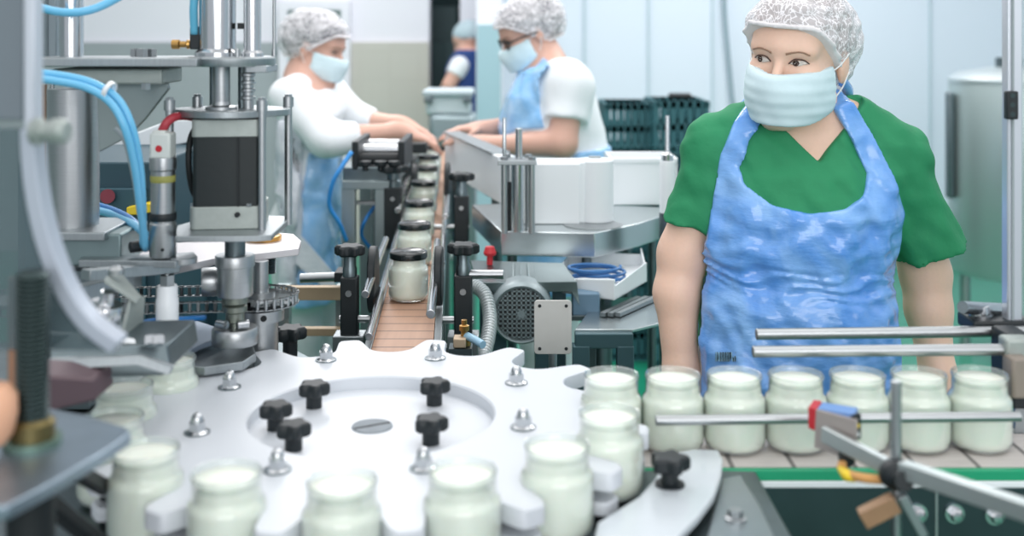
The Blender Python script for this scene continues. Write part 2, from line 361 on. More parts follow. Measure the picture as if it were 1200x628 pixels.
# ---------------------------------------------------------------- jars
GLASS = clear_mat('jar_glass', (230, 238, 236), .14, .04, .05)
MILK = mat('yogurt', (238, 243, 231), .35, 0, sss=.12)
JR = .0399
def jar(label, loc, group, lid=False):
    t = thing('yogurt_jar', label, 'jar', loc, group); c = Vector(loc)
    prof = [(0, .0), (.030, .0), (.0365, .0025), (.0394, .008), (JR, .014), (JR, .0605), (.0392, .0645), (.0374, .0675), (.0352, .0695), (.0347, .073), (.0347, .0895), (.0356, .0905), (.0358, .0940), (.0350, .0955), (.0336, .0950), (.0330, .0905), (.0328, .074)]
    b = BM(); lathe(b, prof, c, seg=48); obj('glass', b, GLASS, t, ang=1.2)
    top = .0885
    mp = [(0, .003), (.029, .0032), (.0355, .0045), (.0386, .010), (.0391, .015), (.0391, .060), (.0384, .0637), (.0366, .0668), (.0338, .0695), (.0331, .073), (.0328, top-.002), (.0315, top), (.015, top-.001), (0, top-.0012)]
    b = BM(); lathe(b, mp, c, seg=48); obj('yogurt', b, MILK, t, ang=1.2)
    if lid:
        b = BM(); lathe(b, [(.0366, .0668), (.0350, .0700), (.0343, .074), (.0343, .0832), (.0330, .0836), (0, .0836)], c, seg=48); obj('neck_fill', b, MILK, t, ang=1.2)
        b = BM(); lathe(b, [(.0358, .0835), (.0378, .0832), (.0382, .086), (.0382, .0935), (.0374, .0962), (.0346, .0975), (.0336, .0965), (0, .0965)], c, seg=48); obj('lid', b, mat('black_lid', (22, 30, 32), .25, 0, coat=.3), t, ang=.9)
    return t
GW, GR, GC = 'open jars in the star wheel', 'open jars on the front conveyor', 'capped jars on the rear conveyor'
def wheel_pos(k): a = math.radians(-88.5+22.5*k); return (WC.x+.311*math.cos(a), WC.y+.311*math.sin(a), ZB)
wheel_labels = {0: 'open yogurt jar at the front of the wheel, third from left along the bottom edge',
    1: 'open yogurt jar at the front of the wheel, fourth from left along the bottom edge', 2: 'open yogurt jar at the wheel\'s right front, just left of the cloudy curved guide',
    3: 'open yogurt jar in the star wheel nearest the start of the front conveyor row', -1: 'open yogurt jar at the front of the wheel, second from left along the bottom edge',
    -2: 'open yogurt jar in the star wheel right of the dark clamp plate corner', -3: 'open yogurt jar partly behind the dark clamp plate on the left',
    -4: 'open yogurt jar in the wheel behind the clamp plate, under the curved guard end', -5: 'open yogurt jar in the wheel under the grey bracket arm at rear left'}
J0 = jar(wheel_labels[0], wheel_pos(0), GW)
for k in (1, 2, 3, -1, -2, -3, -4, -5): dup(J0, wheel_pos(k), wheel_labels[k], GW)
ordn = ['leftmost of the front conveyor row, half behind a wheel jar', 'second of the front conveyor row, where the slim front rail begins', 'third of the front conveyor row, below the apron barcode',
        'fourth of the front conveyor row, left of the red sensor end', 'fifth of the front conveyor row, behind the blue sensor', 'sixth of the front conveyor row, behind the upright steel rod', 'rightmost of the front conveyor row, beside the black clamp block']
for i in range(7): dup(J0, ((716+72.4*i-600)/FPX*1.475, 1.475+.001*i, ZB), 'open jar, '+ordn[i], GR)
def cx(Y): return -.19-.05*(Y-2)
cl = ['nearest black lidded jar on the rear conveyor', 'second black lidded jar from the front on the rear conveyor', 'third black lidded jar from the front on the rear conveyor', 'fourth black lidded jar from the front on the rear conveyor',
      'fifth black lidded jar on the rear conveyor, level with the far rail posts', 'sixth black lidded jar on the rear conveyor, close to the workers\' hands', 'seventh and farthest black lidded jar on the rear conveyor']
JC = None
for i, Y in enumerate((2.29, 2.63, 2.97, 3.36, 3.72, 4.06, 4.40)):
    p = (cx(Y)-.004, Y, ZB)
    if JC is None: JC = jar(cl[0], p, GC, True)
    else: dup(JC, p, cl[i], GC)

# ---------------------------------------------------------------- rear conveyor
def slat_mat(name, rgb, line, axis, pitch, stripe=None):
    m = mat(name, rgb, .5); n = m.node_tree.nodes; l = m.node_tree.links
    t = n.new('ShaderNodeTexCoord'); s = n.new('ShaderNodeSeparateXYZ'); l.new(t.outputs['Object'], s.inputs[0])
    d = n.new('ShaderNodeMath'); d.operation = 'DIVIDE'; d.inputs[1].default_value = pitch; l.new(s.outputs[axis], d.inputs[0])
    f = n.new('ShaderNodeMath'); f.operation = 'FRACT'; l.new(d.outputs[0], f.inputs[0])
    g = n.new('ShaderNodeMath'); g.operation = 'LESS_THAN'; g.inputs[1].default_value = .08; l.new(f.outputs[0], g.inputs[0])
    nz = n.new('ShaderNodeTexNoise'); nz.inputs['Scale'].default_value = 18
    c = lin(rgb); mx = n.new('ShaderNodeMixRGB'); mx.inputs[1].default_value = (*[v*.8 for v in c], 1); mx.inputs[2].default_value = (*[v*1.2 for v in c], 1); l.new(nz.outputs[0], mx.inputs[0])
    m2 = n.new('ShaderNodeMixRGB'); m2.inputs[2].default_value = (*lin(line), 1); l.new(g.outputs[0], m2.inputs[0]); l.new(mx.outputs[0], m2.inputs[1])
    l.new(m2.outputs[0], n['Principled BSDF'].inputs['Base Color']); return m
BELT = slat_mat('tan_slat_belt', (176, 138, 114), (78, 60, 54), 1, .052)
t = thing('rear_conveyor', 'narrow conveyor with a tan slatted belt carrying black lidded jars', 'conveyor', (cx(3.4), 3.4, 0))
def strip(bm, o0, o1, z0, z1, Y0, Y1):
    prism(bm, [(cx(Y0)+o0, Y0, z0), (cx(Y0)+o1, Y0, z0), (cx(Y1)+o1, Y1, z0), (cx(Y1)+o0, Y1, z0)], (0, 0, z1-z0))
b = BM(); strip(b, -.052, .052, ZB-.008, ZB-.001, 1.83, 5.1); obj('belt', b, BELT, t)
for s in (-1, 1):
    b = BM(); strip(b, s*.053, s*.066, ZB-.08, ZB-.001, 1.83, 5.1); obj('side_plate', b, STEELF, t, bevel=.001)
b = BM(); strip(b, -.05, .05, ZB-.07, ZB-.012, 1.83, 5.1); obj('bed', b, RUBBER, t)
for Y in (2.35, 3.6, 4.9):
    for s in (-1, 1):
        b = BM(); box(b, (cx(Y)+s*.055, Y, (ZB-.06)/2), (.03, .03, ZB-.06)); obj('leg', b, STEELF, t)
# guide rods beside the capped jars
def rod(name, p, q, r, label, cat, group=None, m=CHROME):
    b = BM(); cyl(b, p, q, r, seg=20); return tag(obj(name, b, m, bevel=.0012), label, cat, group)
GG = 'guide rods of the rear conveyor'
rod('guide_rod', (-.267, 2.07, 1.06), (-.291, 2.62, 1.06), .0075, 'short raised steel guide rod left of the nearest lidded jar', 'guide rod', GG)
rod('guide_rod', (-.243, 1.93, 1.021), (cx(4.6)-.056, 4.6, 1.03), .0070, 'long low steel guide rod along the left edge of the rear belt', 'guide rod', GG)
rod('guide_rod', (-.139, 1.945, 1.055), (-.172, 2.62, 1.055), .0080, 'steel guide rod right of the nearest lidded jar', 'guide rod', GG)
rod('guide_rod', (cx(2.5)+.062, 2.5, 1.03), (cx(4.6)+.056, 4.6, 1.03), .0060, 'long low steel guide rod along the right edge of the rear belt', 'guide rod', GG)
rod('guide_rod', (cx(3.0)-.062, 3.0, 1.066), (cx(4.3)-.062, 4.3, 1.066), .008, 'raised steel guide rod beside the far lidded jars, left side', 'guide rod', GG)
rod('guide_rod', (cx(2.9)+.066, 2.9, 1.066), (cx(4.3)+.066, 4.3, 1.066), .008, 'raised steel guide rod beside the far lidded jars, right side', 'guide rod', GG)
GS = 'side pads of the rear conveyor'
for (px, y0, y1, Y, lab) in ((437, 288, 366, 2.24, 'black oval side pad left of the nearest lidded jar'), (514, 288, 358, 2.22, 'black oval side pad right of the nearest lidded jar'),
                             (486, 192, 240, 3.5, 'black side pad left of the fourth lidded jar'), (524, 190, 246, 3.3, 'black side pad right of the fourth lidded jar')):
    a = at(px, y1, Y); c = at(px, y0, Y); r = .045; pts = []
    for (cc, a0) in ((c.z-r, 0), (a.z+r, math.pi)):
        for i in range(9): q = a0+math.pi*i/8; pts.append((a.x-.007, Y+r*math.cos(q), cc+r*math.sin(q)))
    b = BM(); prism(b, pts, (.015, 0, 0)); tag(obj('side_pad', b, BLACK, bevel=.003), lab, 'pad', GS)
def knob_post(px, ytop, ybot, w, Y, lab, side):
    p = at(px, ybot, Y); top = at(px, ytop, Y).z; wm = w/FPX*Y
    t = thing('knob_post', lab, 'post', (p.x, Y, p.z), 'black knob posts along the rear conveyor')
    zk = top-.040*Y/2.2
    b = BM(); box(b, (p.x, Y, (p.z+zk-.02)/2), (wm, wm, zk-.02-p.z)); obj('post', b, BLACK, t, bevel=.003)
    b = BM(); lathe(b, [(0, zk-.02), (wm*.42, zk-.02), (wm*.42, zk-.004), (wm*.35, zk), (wm*.35, zk+.02), (0, zk+.02)], (p.x, Y, 0)); obj('collar', b, DSTEEL, t)
    b = BM(); disc_knob(b, (p.x, Y, zk+.02), wm*.78, .020, 6); obj('knob', b, BLACK, t, bevel=.001)
    z = p.z+(zk-p.z)*.62
    b = BM(); cyl(b, (p.x-side*.02, Y, z-.05), (p.x+side*.085, Y, z-.05), .007); obj('cross_rod', b, STEEL, t)
    if side < 0 and Y < 2.5: b = BM(); cyl(b, (p.x, Y, z+.038), (at(590, 0, Y).x, Y, z+.038), .009); obj('long_rod', b, STEEL, t, bevel=.001)
    b = BM(); cyl(b, (p.x, Y-wm/2-.004, zk-.05), (p.x, Y-wm/2+.003, zk-.05), .006); obj('screw', b, STEEL, t)
knob_post(410, 287, 396, 20, 2.2, 'black post with a lobed knob, left of the nearest lidded jar', 1)
knob_post(543, 285, 402, 21, 2.2, 'black post with a lobed knob, right of the nearest lidded jar', -1)
knob_post(541, 196, 282, 17, 3.0, 'smaller black knob post standing beside the white side wall', -1)
knob_post(461, 186, 290, 20, 3.1, 'black knob post left of the far lidded jars, by the roller unit', 1)
# floor brackets carrying the two near posts
for px, Y, l in ((410, 2.2, 'left'), (543, 2.2, 'right')):
    p = at(px, 392, Y); b = BM(); box(b, (p.x, Y, p.z-.02+.003), (.06, .05, .04)); box(b, (p.x+(.06 if l == 'left' else -.06)*.7, Y+.0, p.z-.03), (.09, .03, .02)); box(b, (p.x, Y, (p.z-.03)/2), (.03, .03, p.z-.03))
    tag(obj('post_bracket', b, STEELF, bevel=.002), 'steel bracket under the %s near knob post' % l, 'bracket')

# ---------------------------------------------------------------- front conveyor
PINK = slat_mat('grey_slat_belt', (202, 196, 192), (120, 116, 114), 0, .0765)
t = thing('front_conveyor', 'front conveyor with a pale slatted belt, green wear strip and dark side panel', 'conveyor', (.5, 1.47, 0))
X0, X1 = .07, 1.0
b = BM(); box(b, ((X0+X1)/2, 1.47, ZB-.005), (X1-X0, .115, .008)); obj('belt', b, PINK, t)
b = BM(); box(b, ((.145+X1)/2, 1.406, ZB-.008), (X1-.145, .010, .013)); obj('wear_strip', b, GREENS, t, bevel=.001)
b = BM(); box(b, ((.145+X1)/2, 1.405, ZB-.0185), (X1-.145, .010, .008)); obj('white_strip', b, WHITEP, t, bevel=.001)
PAN = mat('dark_side_panel', (64, 80, 84), .3, .75, .03, 12, .2)
xs = at(1098, 0, 1.4).x
b = BM(); box(b, ((.19+xs)/2, 1.408, ZB-.15), (xs-.19-.002, .012, .254)); obj('side_panel', b, PAN, t, bevel=.001)
b = BM(); box(b, ((xs+X1)/2, 1.408, ZB-.15), (X1-xs-.002, .012, .254)); obj('side_panel', b, PAN, t, bevel=.001)
b = BM(); box(b, ((X0+X1)/2, 1.475, ZB-.06), (X1-X0, .10, .10)); obj('bed', b, RUBBER, t)
b = BM(); box(b, ((X0+X1)/2, 1.537, ZB-.04), (X1-X0, .012, .09)); obj('back_plate', b, STEELF, t, bevel=.001)
for x in (.35, .92):
    for y in (1.43, 1.52):
        b = BM(); box(b, (x, y, .45), (.035, .035, .9)); obj('leg', b, STEELF, t)
for px, py in ((1075, 601), (1118, 601), (1165, 603)):
    p = at(px, py, 1.402); b = BM(); cyl(b, p, p+Vector((0, -.003, 0)), .012); lathe(b, [(.0085, .003), (.0085, .009), (.006, .012), (0, .013)], p, (0, -1, 0), seg=6); obj('bolt', b, CHROME, t)
b = BM(); box(b, (xs, 1.4025, ZB-.15), (.003, .003, .254)); obj('seam', b, STEEL, t)
GB = 'guide rails above the front conveyor'
rod('guide_rail', at(768, 492.5, 1.41), at(1196, 488, 1.41), .0062, 'slim steel guide rail running across the front of the jar row', 'guide rail', GB, STEEL)
rod('guide_rail', at(882, 412, 1.515), at(1192, 409.5, 1.515), .0076, 'lower of the two thick steel rails above the jar row', 'guide rail', GB, STEEL)
rod('guide_rail', at(886, 391.5, 1.60), at(1204, 388, 1.60), .0080, 'upper of the two thick steel rails above the jar row', 'guide rail', GB, STEEL)
t = thing('rail_clamp', 'black clamp block with a steel lever holding the rails at the right edge', 'clamp', at(1185, 480, 1.55))
b = BM(); boxp(b, 1141, 377, 1215, 392, 1.60, .06); obj('top_block', b, BLACK, t, bevel=.003)
b = BM(); boxp(b, 1186, 396, 1216, 480, 1.52, .07); obj('block', b, BLACK, t, bevel=.004)
b = BM(); boxp(b, 1187, 420, 1208, 468, 1.48, .035); obj('pad', b, mat('tan_pad', (140, 130, 120), .5), t, bevel=.004)
b = BM(); boxp(b, 1180, 398, 1212, 420, 1.5, .03); obj('rail_holder', b, CAST, t, bevel=.004)
p = at(1150, 378, 1.63); b = BM(); cyl(b, p, p+Vector((0, 0, .012)), .016); cyl(b, at(1128, 360, 1.60), at(1172, 364, 1.66), .0085, .011); lathe(b, [(0, -.012), (.014, -.010), (.016, 0), (.014, .010), (0, .012)], at(1148, 366, 1.63), (0, 0, 1), 20); obj('lever', b, CHROME, t)
b = BM(); boxp(b, 1190, 478, 1214, 545, 1.53, .03); cyl(b, at(1203, 540, 1.55), (at(1203, 0, 1.55).x, 1.55, .8), .02); obj('stand', b, STEELF, t)

# outlet guide and end plate between wheel and conveyor
z = ZB+.022
pts = [on(*q, z) for q in ((697, 628), (700, 612), (722, 598), (748, 582), (766, 562), (776, 545), (790, 530), (812, 526), (842, 527), (847, 538), (845, 556), (836, 580), (818, 604), (795, 628), (770, 655), (700, 655))]
t = thing('outlet_guide', 'cloudy curved plastic outlet guide with a black knob at the bottom of the photo', 'guide', (.12, 1.28, ZB))
b = BM(); prism(b, pts, (0, 0, -.010)); obj('plate', b, mat('frosted_plate', (206, 214, 220), .25, .1, .05, 20, .1, coat=.3), t, bevel=.002)
p = on(785, 568, z)
b = BM(); lathe(b, [(0, z), (.017, z), (.017, z+.002), (.010, z+.003), (.010, z+.022), (0, z+.022)], p*1-Vector((0, 0, p.z))); k = obj('knob', b, BLACK, t)
b = BM(); disc_knob(b, (p.x, p.y, z+.017), .0205, .0165, 5); obj('grip', b, BLACK, k, bevel=.001)
for q in ((740, 612), (815, 545)):
    p = on(*q, ZB); b = BM(); cyl(b, (p.x, p.y, ZB-.003), (p.x, p.y, ZB+.0125), .012); obj('spacer', b, STEEL, t)
z = ZB+.004
t = thing('end_plate', 'grey steel end plate with a hex bolt, left of the dark conveyor panel', 'plate', (.22, 1.3, z-.2))
pts = [on(*q, z) for q in ((826, 640), (835, 600), (846, 560), (868, 556), (890, 590), (914, 640))]
b = BM(); prism(b, pts, (0, 0, -.16)); obj('plate', b, mat('grey_end_plate', (150, 160, 164), .35, .8, .05, 20, .1), t, bevel=.002)
p = on(862, 608, z); b = BM(); lathe(b, [(0, z), (.012, z), (.012, z+.002), (.008, z+.003)], (p.x, p.y, 0)); hexnut(b, (p.x, p.y, z+.002), .0085, .008); obj('bolt', b, STEEL, t)

# sensor stand in front of the conveyor
p0 = at(1050, 446, 1.21); 
t = thing('sensor_stand', 'upright steel rod with a black cross clamp in front of the conveyor', 'stand', (p0.x, 1.21, .6))
b = BM(); cyl(b, (p0.x, 1.21, .6), p0, .0056, seg=24); obj('rod', b, STEEL, t, bevel=.001)
c = at(1051, 556, 1.205); b = BM(); bmesh.ops.create_icosphere(b, subdivisions=3, radius=1, matrix=Matrix.Translation(c) @ Matrix.Diagonal((.019, .017, .0165, 1))); cyl(b, c+Vector((0, -.012, 0)), c+Vector((0, -.024, .002)), .010); obj('clamp', b, BLACK, t)
b = BM(); box(b, (p0.x, 1.25, .62), (.03, .13, .02)); box(b, (p0.x, 1.35, .62), (.05, .11, .04)); obj('foot_bracket', b, STEELF, t)
b = BM(); bar(b, at(965, 508, 1.30), at(1040, 547, 1.215), .009, .018); bar(b, at(1058, 550, 1.195), at(1222, 605, 1.05), .016, .018); obj('arm', b, ALU, t, bevel=.0015)
b = BM(); bar(b, at(1010, 608, 1.20), at(1050, 588, 1.195), .017, .018); obj('brown_bracket', b, BROWN, t, bevel=.001, label='brown angled bracket')
b = BM(); bar(b, at(1056, 580, 1.20), at(1082, 628, 1.20), .010, .010); obj('brace', b, STEELF, t, bevel=.001)
t = thing('photo_sensor', 'small red and blue sensor on a steel plate at the arm\'s end', 'sensor', at(978, 515, 1.31))
o3 = [at(*q) for q in ((956, 480, 1.318), (1004, 492, 1.268), (1004, 520, 1.268), (996, 538, 1.275), (954, 524, 1.320))]
b = BM(); prism(b, o3, (.002, .003, 0)); obj('mount_plate', b, mat('sensor_plate', (186, 176, 172), .4, .6), t, bevel=.0005)
b = BM(); o3 = [at(*q) for q in ((947, 477, 1.326), (957, 479, 1.318), (957, 506, 1.318), (947, 502, 1.326))]; prism(b, o3, (.014, .028, 0)); obj('red_lens', b, RED, t, bevel=.001, label='red lens end')
b = BM(); o3 = [at(*q) for q in ((958, 478, 1.321), (1000, 485, 1.275), (1000, 512, 1.275), (958, 500, 1.321))]; prism(b, o3, (.012, .022, 0)); obj('body', b, mat('sensor_blue', (112, 150, 206), .4), t, bevel=.001, label='blue body')
b = BM(); c0 = at(1001, 487, 1.272); o3 = [at(*q) for q in ((1000.5, 487, 1.2735), (1009, 485, 1.282), (1009, 514, 1.282), (1000.5, 516, 1.2735))]; prism(b, o3, (-.002, .004, 0)); dp = obj('display', b, RUBBER, t)
for yy, m in ((499, YELLOW), (509, WHITEP)):
    c = at(1005, yy, 1.275); b = BM(); cyl(b, c, c+Vector((-.001, .006, 0)), .0026); obj('light', b, m, dp)
b = BM(); tube(b, [at(990, 538, 1.28), at(986, 548, 1.27), at(996, 556, 1.25), at(1012, 560, 1.23), at(1034, 562, 1.22)], .005, 10); obj('cable', b, mat('orange_cable', (214, 160, 96), .5), t)
b = BM(); tube(b, [at(985, 549, 1.268), at(993, 557, 1.25), at(1003, 561, 1.24)], lambda u: .0065*(1-.4*abs(2*u-1)), 10); obj('plug', b, YELLOW, t, label='yellow plug')
b = BM(); c = at(992, 537, 1.278); lathe(b, [(0, -.006), (.008, -.006), (.009, .004), (0, .006)], c, (0, -1, 0), 20); obj('nut', b, BLACK, t)
# reflector plate on a stem behind the wheel
D = 1.86; t = thing('reflector_plate', 'upright grey rectangular plate with four corner holes on a short stem', 'plate', at(648, 428, D)); a, c = at(626, 415, D), at(670, 352, D)
b = BM(); r = .006; pts = []
for (x, zz, s) in ((c.x-r, c.z-r, 0), (a.x+r, c.z-r, 1), (a.x+r, a.z+r, 2), (c.x-r, a.z+r, 3)):
    for i in range(5): q = math.pi/2*(s+i/4); pts.append((x+r*math.cos(q), D, zz+r*math.sin(q)))
prism(b, pts, (0, .004, 0)); pl = obj('plate', b, mat('dull_reflector', (188, 188, 184), .5, .35, .05, 40, .06), t, bevel=.0006)
for x in (a.x+.009, c.x-.009):
    for zz in (a.z+.009, c.z-.009): b = BM(); cyl(b, (x, D-.0008, zz), (x, D+.001, zz), .0028); obj('hole', b, RUBBER, pl)
m = at(648, 0, D).x; b = BM(); cyl(b, (m, D+.008, ZB-.03), (m, D+.008, a.z+.02), .007); cyl(b, (m, D+.008, .0), (m, D+.008, ZB-.03), .012); obj('stem', b, STEEL, t)
# ---------------------------------------------------------------- capping station on the left
# support column with its top arm
D = 1.66; cxp = at(86, 0, D).x
t = thing('support_column', 'thick grey steel column carrying the upper arm plate at left', 'column', (cxp, D, ZB))
b = BM(); vcyl(b, 86, 104, 264, 58, D, 48); obj('column', b, STEEL, t)
b = BM(); pa = at(38, 80, D); pb = at(322, 72, D); zt = at(0, 79, 1.55).z
box(b, ((pa.x+at(250, 0, D).x)/2, D, zt+.006), (at(250, 0, D).x-pa.x, .17, .012)); obj('arm_plate', b, STEELF, t, bevel=.0015)
b = BM(); boxp(b, 60, 80.5, 190, 99, D-.05, .1); obj('arm_block', b, CAST, t, bevel=.003)
b = BM(); g = [at(*q, D-.03) for q in ((113, 98), (196, 98), (197, 104), (170, 139), (150, 160), (116, 178))]; prism(b, g, (0, .012, 0)); obj('gusset', b, mat('gusset_steel', (140, 152, 152), .45, .7), t, bevel=.001)
for x in (152, 158, 168, 175):
    p = at(x, 0, D-.02); b = BM(); hexnut(b, (p.x, D-.02+(x % 3)*.012, zt+.012), .0075, .012); obj('bolt', b, STEEL, t)
for x in (171,):
    p = at(x, 99, D-.06); b = BM(); hexnut(b, (p.x, p.y, p.z-.007), .007, .009); obj('bolt', b, STEEL, t)
b = BM(); vcyl(b, 84, -30, 72, 27, D, 40); obj('upper_post', b, CHROME, t)
b = BM(); g = [at(*q, D-.07) for q in ((58, 263), (100, 263), (142, 262), (142, 268), (98, 276), (58, 274))]
z = at(0, 264, D).z; box(b, (at(99, 0, D).x, D, z-.005), (.105, .13, .012)); obj('foot_plate', b, STEELF, t, bevel=.0015)
b = BM(); boxp(b, 64, 274, 142, 312, D-.05, .12); obj('pedestal', b, mat('pedestal_steel', (124, 142, 144), .4, .7, .06, 30, .15), t, bevel=.003)
b = BM(); box(b, (at(92, 0, D).x, D, (at(0, 310, D).z+ZB)/2), (.06, .08, at(0, 312, D).z-ZB)); obj('pedestal_leg', b, DSTEEL, t)
for px, x0 in ((52, 0), (62, 0)):
    b = BM(); vcyl(b, px, 99, 262, 6, D+.05, 12); obj('tie_rod', b, STEEL if px == 62 else BROWN, t)
t = thing('aluminium_profile', 'grey slotted upright profile left of the upper steel post', 'profile', at(52, 74, 1.72))
b = BM(); boxp(b, 42, -30, 66, 72, 1.72, .03); obj('profile', b, mat('profile_grey', (134, 146, 152), .5, .6), t, bevel=.002)
b = BM(); boxp(b, 51, -30, 56, 72, 1.718, .004); obj('slot', b, DSTEEL, t)

# motor unit above the wheel pocket
MX, MY = WC.x+.311*math.cos(math.radians(136.5)), WC.y+.311*math.sin(math.radians(136.5)); K = MY/FPX
def mz(py): return HC-(py-YH)*K
def mx(px): return (px-600)*K
t = thing('capping_head', 'capping head with a black motor held between steel plates and four rods', 'capping head', (MX, MY, mz(400)))
b = BM(); m_ = 42*K
def rounded_sq(bm, c, half, z0, z1, r, rot=0):
    pts = []
    for s in range(4):
        for i in range(6):
            q = math.pi/2*(s+i/5); ox = (half-r)*(1 if s in (0, 3) else -1); oy = (half-r)*(1 if s in (0, 1) else -1)
            v = Matrix.Rotation(rot, 2) @ Vector((ox+r*math.cos(q), oy+r*math.sin(q))); pts.append((c[0]+v.x, c[1]+v.y, z0))
    prism(bm, pts, (0, 0, z1-z0))
MC = (mx(270), MY); MR = .12
rounded_sq(b, MC, 38*K, mz(238), mz(156), 6*K, MR); mo = obj('motor', b, BLACKM, t, bevel=.0015)
b = BM(); 
for i in (-1, 1): box(b, (MC[0]+i*18*K, MY-38.3*K, (mz(238)+mz(156))/2), (2*K, 1.2*K, (mz(156)-mz(238))*.96))
obj('rib', b, RUBBER, mo)
b = BM(); rounded_sq(b, MC, 39*K, mz(157), mz(137), 7*K, MR); obj('upper_flange', b, CAST, t, bevel=.001)
b = BM(); rounded_sq(b, MC, 41*K, mz(262), mz(236), 8*K, MR); f = obj('lower_flange', b, CAST, t, bevel=.0015)
for x in (236, 300):
    b = BM(); hexnut(b, (mx(x), MY-36*K, mz(236)), 3.2*K, 3*K); obj('screw', b, STEEL, f)
p = Vector((mx(288), MY-41.5*K, mz(245))); b = BM(); cyl(b, p+Vector((0, .004, 0)), p+Vector((0, -.003, 0)), .0035); obj('plug', b, RUBBER, f)
pl = [on(*q, mz(262)) for q in ((206, 270), (208, 264), (238, 256), (300, 252), (336, 253), (337, 258), (318, 275), (300, 276.5), (206, 277))]
b = BM(); prism(b, pl, (0, 0, -6.5*K)); obj('base_plate', b, STEELF, t, bevel=.001)
pl = []
for i in range(64):
    q = 2*math.pi*i/64; pl.append((mx(270)+66*K*math.cos(q)*(1+.05*math.cos(4*q)), MY+.004+58*K*math.sin(q)*(1+.05*math.cos(4*q)), mz(127)))
b = BM(); prism(b, pl, (0, 0, -8*K)); obj('top_disc', b, STEELF, t, bevel=.0012)
RODS = ((209, -34), (315, -36), (332, 30), (222, 34))
for px, dy in RODS:
    Y = MY+dy*K; x = mx(px)*1.0; b = BM(); cyl(b, (x, Y, mz(268)), (x, Y, mz(117)), 4.6*K, seg=20); o = obj('rod', b, STEEL, t)
    b = BM(); cyl(b, (x, Y, mz(127)), (x, Y, mz(115)), 6.3*K); hexnut(b, (x, Y, mz(116)), 5*K, 4*K); obj('rod_nut', b, STEEL, o)
for px, dy, r, y0, y1 in ((263, -14, 10, 72, 128), (248, 10, 5, 72, 128), (281, 12, 5, 72, 128), (291, 0, 6.5, 76, 128)):
    b = BM(); cyl(b, (mx(px), MY+dy*K, mz(y1)), (mx(px), MY+dy*K, mz(y0)), r*K)
    if r == 10: lathe(b, [(18*K, 0), (18*K, 3*K), (11*K, 5*K), (10*K, 9*K)], (mx(px), MY+dy*K, mz(127)))
    if r == 6.5:
        for q in range(4): lathe(b, [(6.5*K, 0), (8.5*K, 1*K), (8.5*K, 4*K), (6.5*K, 5*K)], (mx(px), MY, mz(90+q*9)))
    obj('spacer_column' if r != 6.5 else 'coupling', b, STEEL if r != 5 else DSTEEL, t)
b = BM(); lathe(b, [(0, mz(77)), (50*K, mz(77)), (51*K, mz(75)), (51*K, mz(68)), (49*K, mz(66)), (0, mz(66))], (mx(271), MY, 0), seg=64); obj('cylinder_flange', b, STEELF, t)
b = BM(); box(b, (mx(308), MY-5*K, mz(80)), (24*K, 60*K, 8*K)); obj('flange_lug', b, STEELF, t, bevel=.001)
b = BM(); cyl(b, (mx(256), MY-4*K, mz(66)), (mx(256), MY-4*K, mz(-30)), 21*K, seg=48); lathe(b, [(26*K, 0), (26*K, 5*K), (21*K, 9*K)], (mx(256), MY-4*K, mz(66)), seg=48); obj('air_cylinder', b, CHROME, t)
b = BM(); cyl(b, (mx(298), MY-10*K, mz(66)), (mx(298), MY-10*K, mz(-30)), 10*K, seg=32); lathe(b, [(13*K, 0), (13*K, 4*K), (10*K, 7*K)], (mx(298), MY-10*K, mz(66)), seg=32); obj('guide_column', b, CHROME, t)
for px in (241, 318, 284):
    b = BM(); cyl(b, (mx(px), MY+(16 if px != 284 else -24)*K, mz(66)), (mx(px), MY+(16 if px != 284 else -24)*K, mz(57)), 3*K); cyl(b, (mx(px), MY+16*K, mz(66)), (mx(px), MY+16*K, mz(-30)), 2*K); obj('tie_bolt', b, STEEL, t)
b = BM(); boxp(b, 278, 27, 288, 34, MY-.012, .02); obj('sensor_clip', b, RUBBER, t)
b = BM(); boxp(b, 222, 31, 234, 58, MY-.012, .018); cyl(b, at(233, 51, MY-.004), at(242, 51, MY-.004), .006); el = obj('air_fitting', b, BLACK, t, bevel=.002)
b = BM(); lathe(b, [(0, 0), (.006, 0), (.007, .004), (.0045, .006), (.0045, .014), (.007, .016), (.007, .026), (0, .026)], at(223, 52, MY-.003), (-1, 0, 0), 20); obj('brass_nozzle', b, BRASS, el)
# spindle under the motor
sp = lambda *r: [(w*K/2, mz(y)) for w, y in r]
b = BM(); lathe(b, [(0, mz(300))]+sp((24, 300), (24, 262))+[(0, mz(262))], (MX, MY, 0)); obj('spindle', b, DSTEEL, t)
b = BM(); lathe(b, [(0, mz(346))]+sp((40, 346), (42, 344), (42, 312), (46, 311), (46, 300), (44, 298))+[(0, mz(298))], (MX, MY, 0), seg=48); obj('coupling', b, STEEL, t)
b = BM(); lathe(b, [(0, mz(384))]+sp((14, 384), (14, 378), (22, 376), (22, 366), (28, 364), (28, 358), (22, 356), (30, 354), (30, 345))+[(0, mz(345))], (MX, MY, 0)); obj('chuck', b, mat('chuck_steel', (130, 136, 128), .35, .9), t)
for i in (-1, 1): b = BM(); cyl(b, (MX+i*.008, MY-.02, mz(377)), (MX+i*.022, MY-.012, mz(377)), 5*K); obj('roller', b, CHROME, t)
b = BM(); lathe(b, [(0, mz(402))]+sp((52, 402), (54, 400), (54, 386), (50, 383))+[(0, mz(383))], (MX, MY, 0), seg=48); obj('capping_disc', b, STEEL, t)

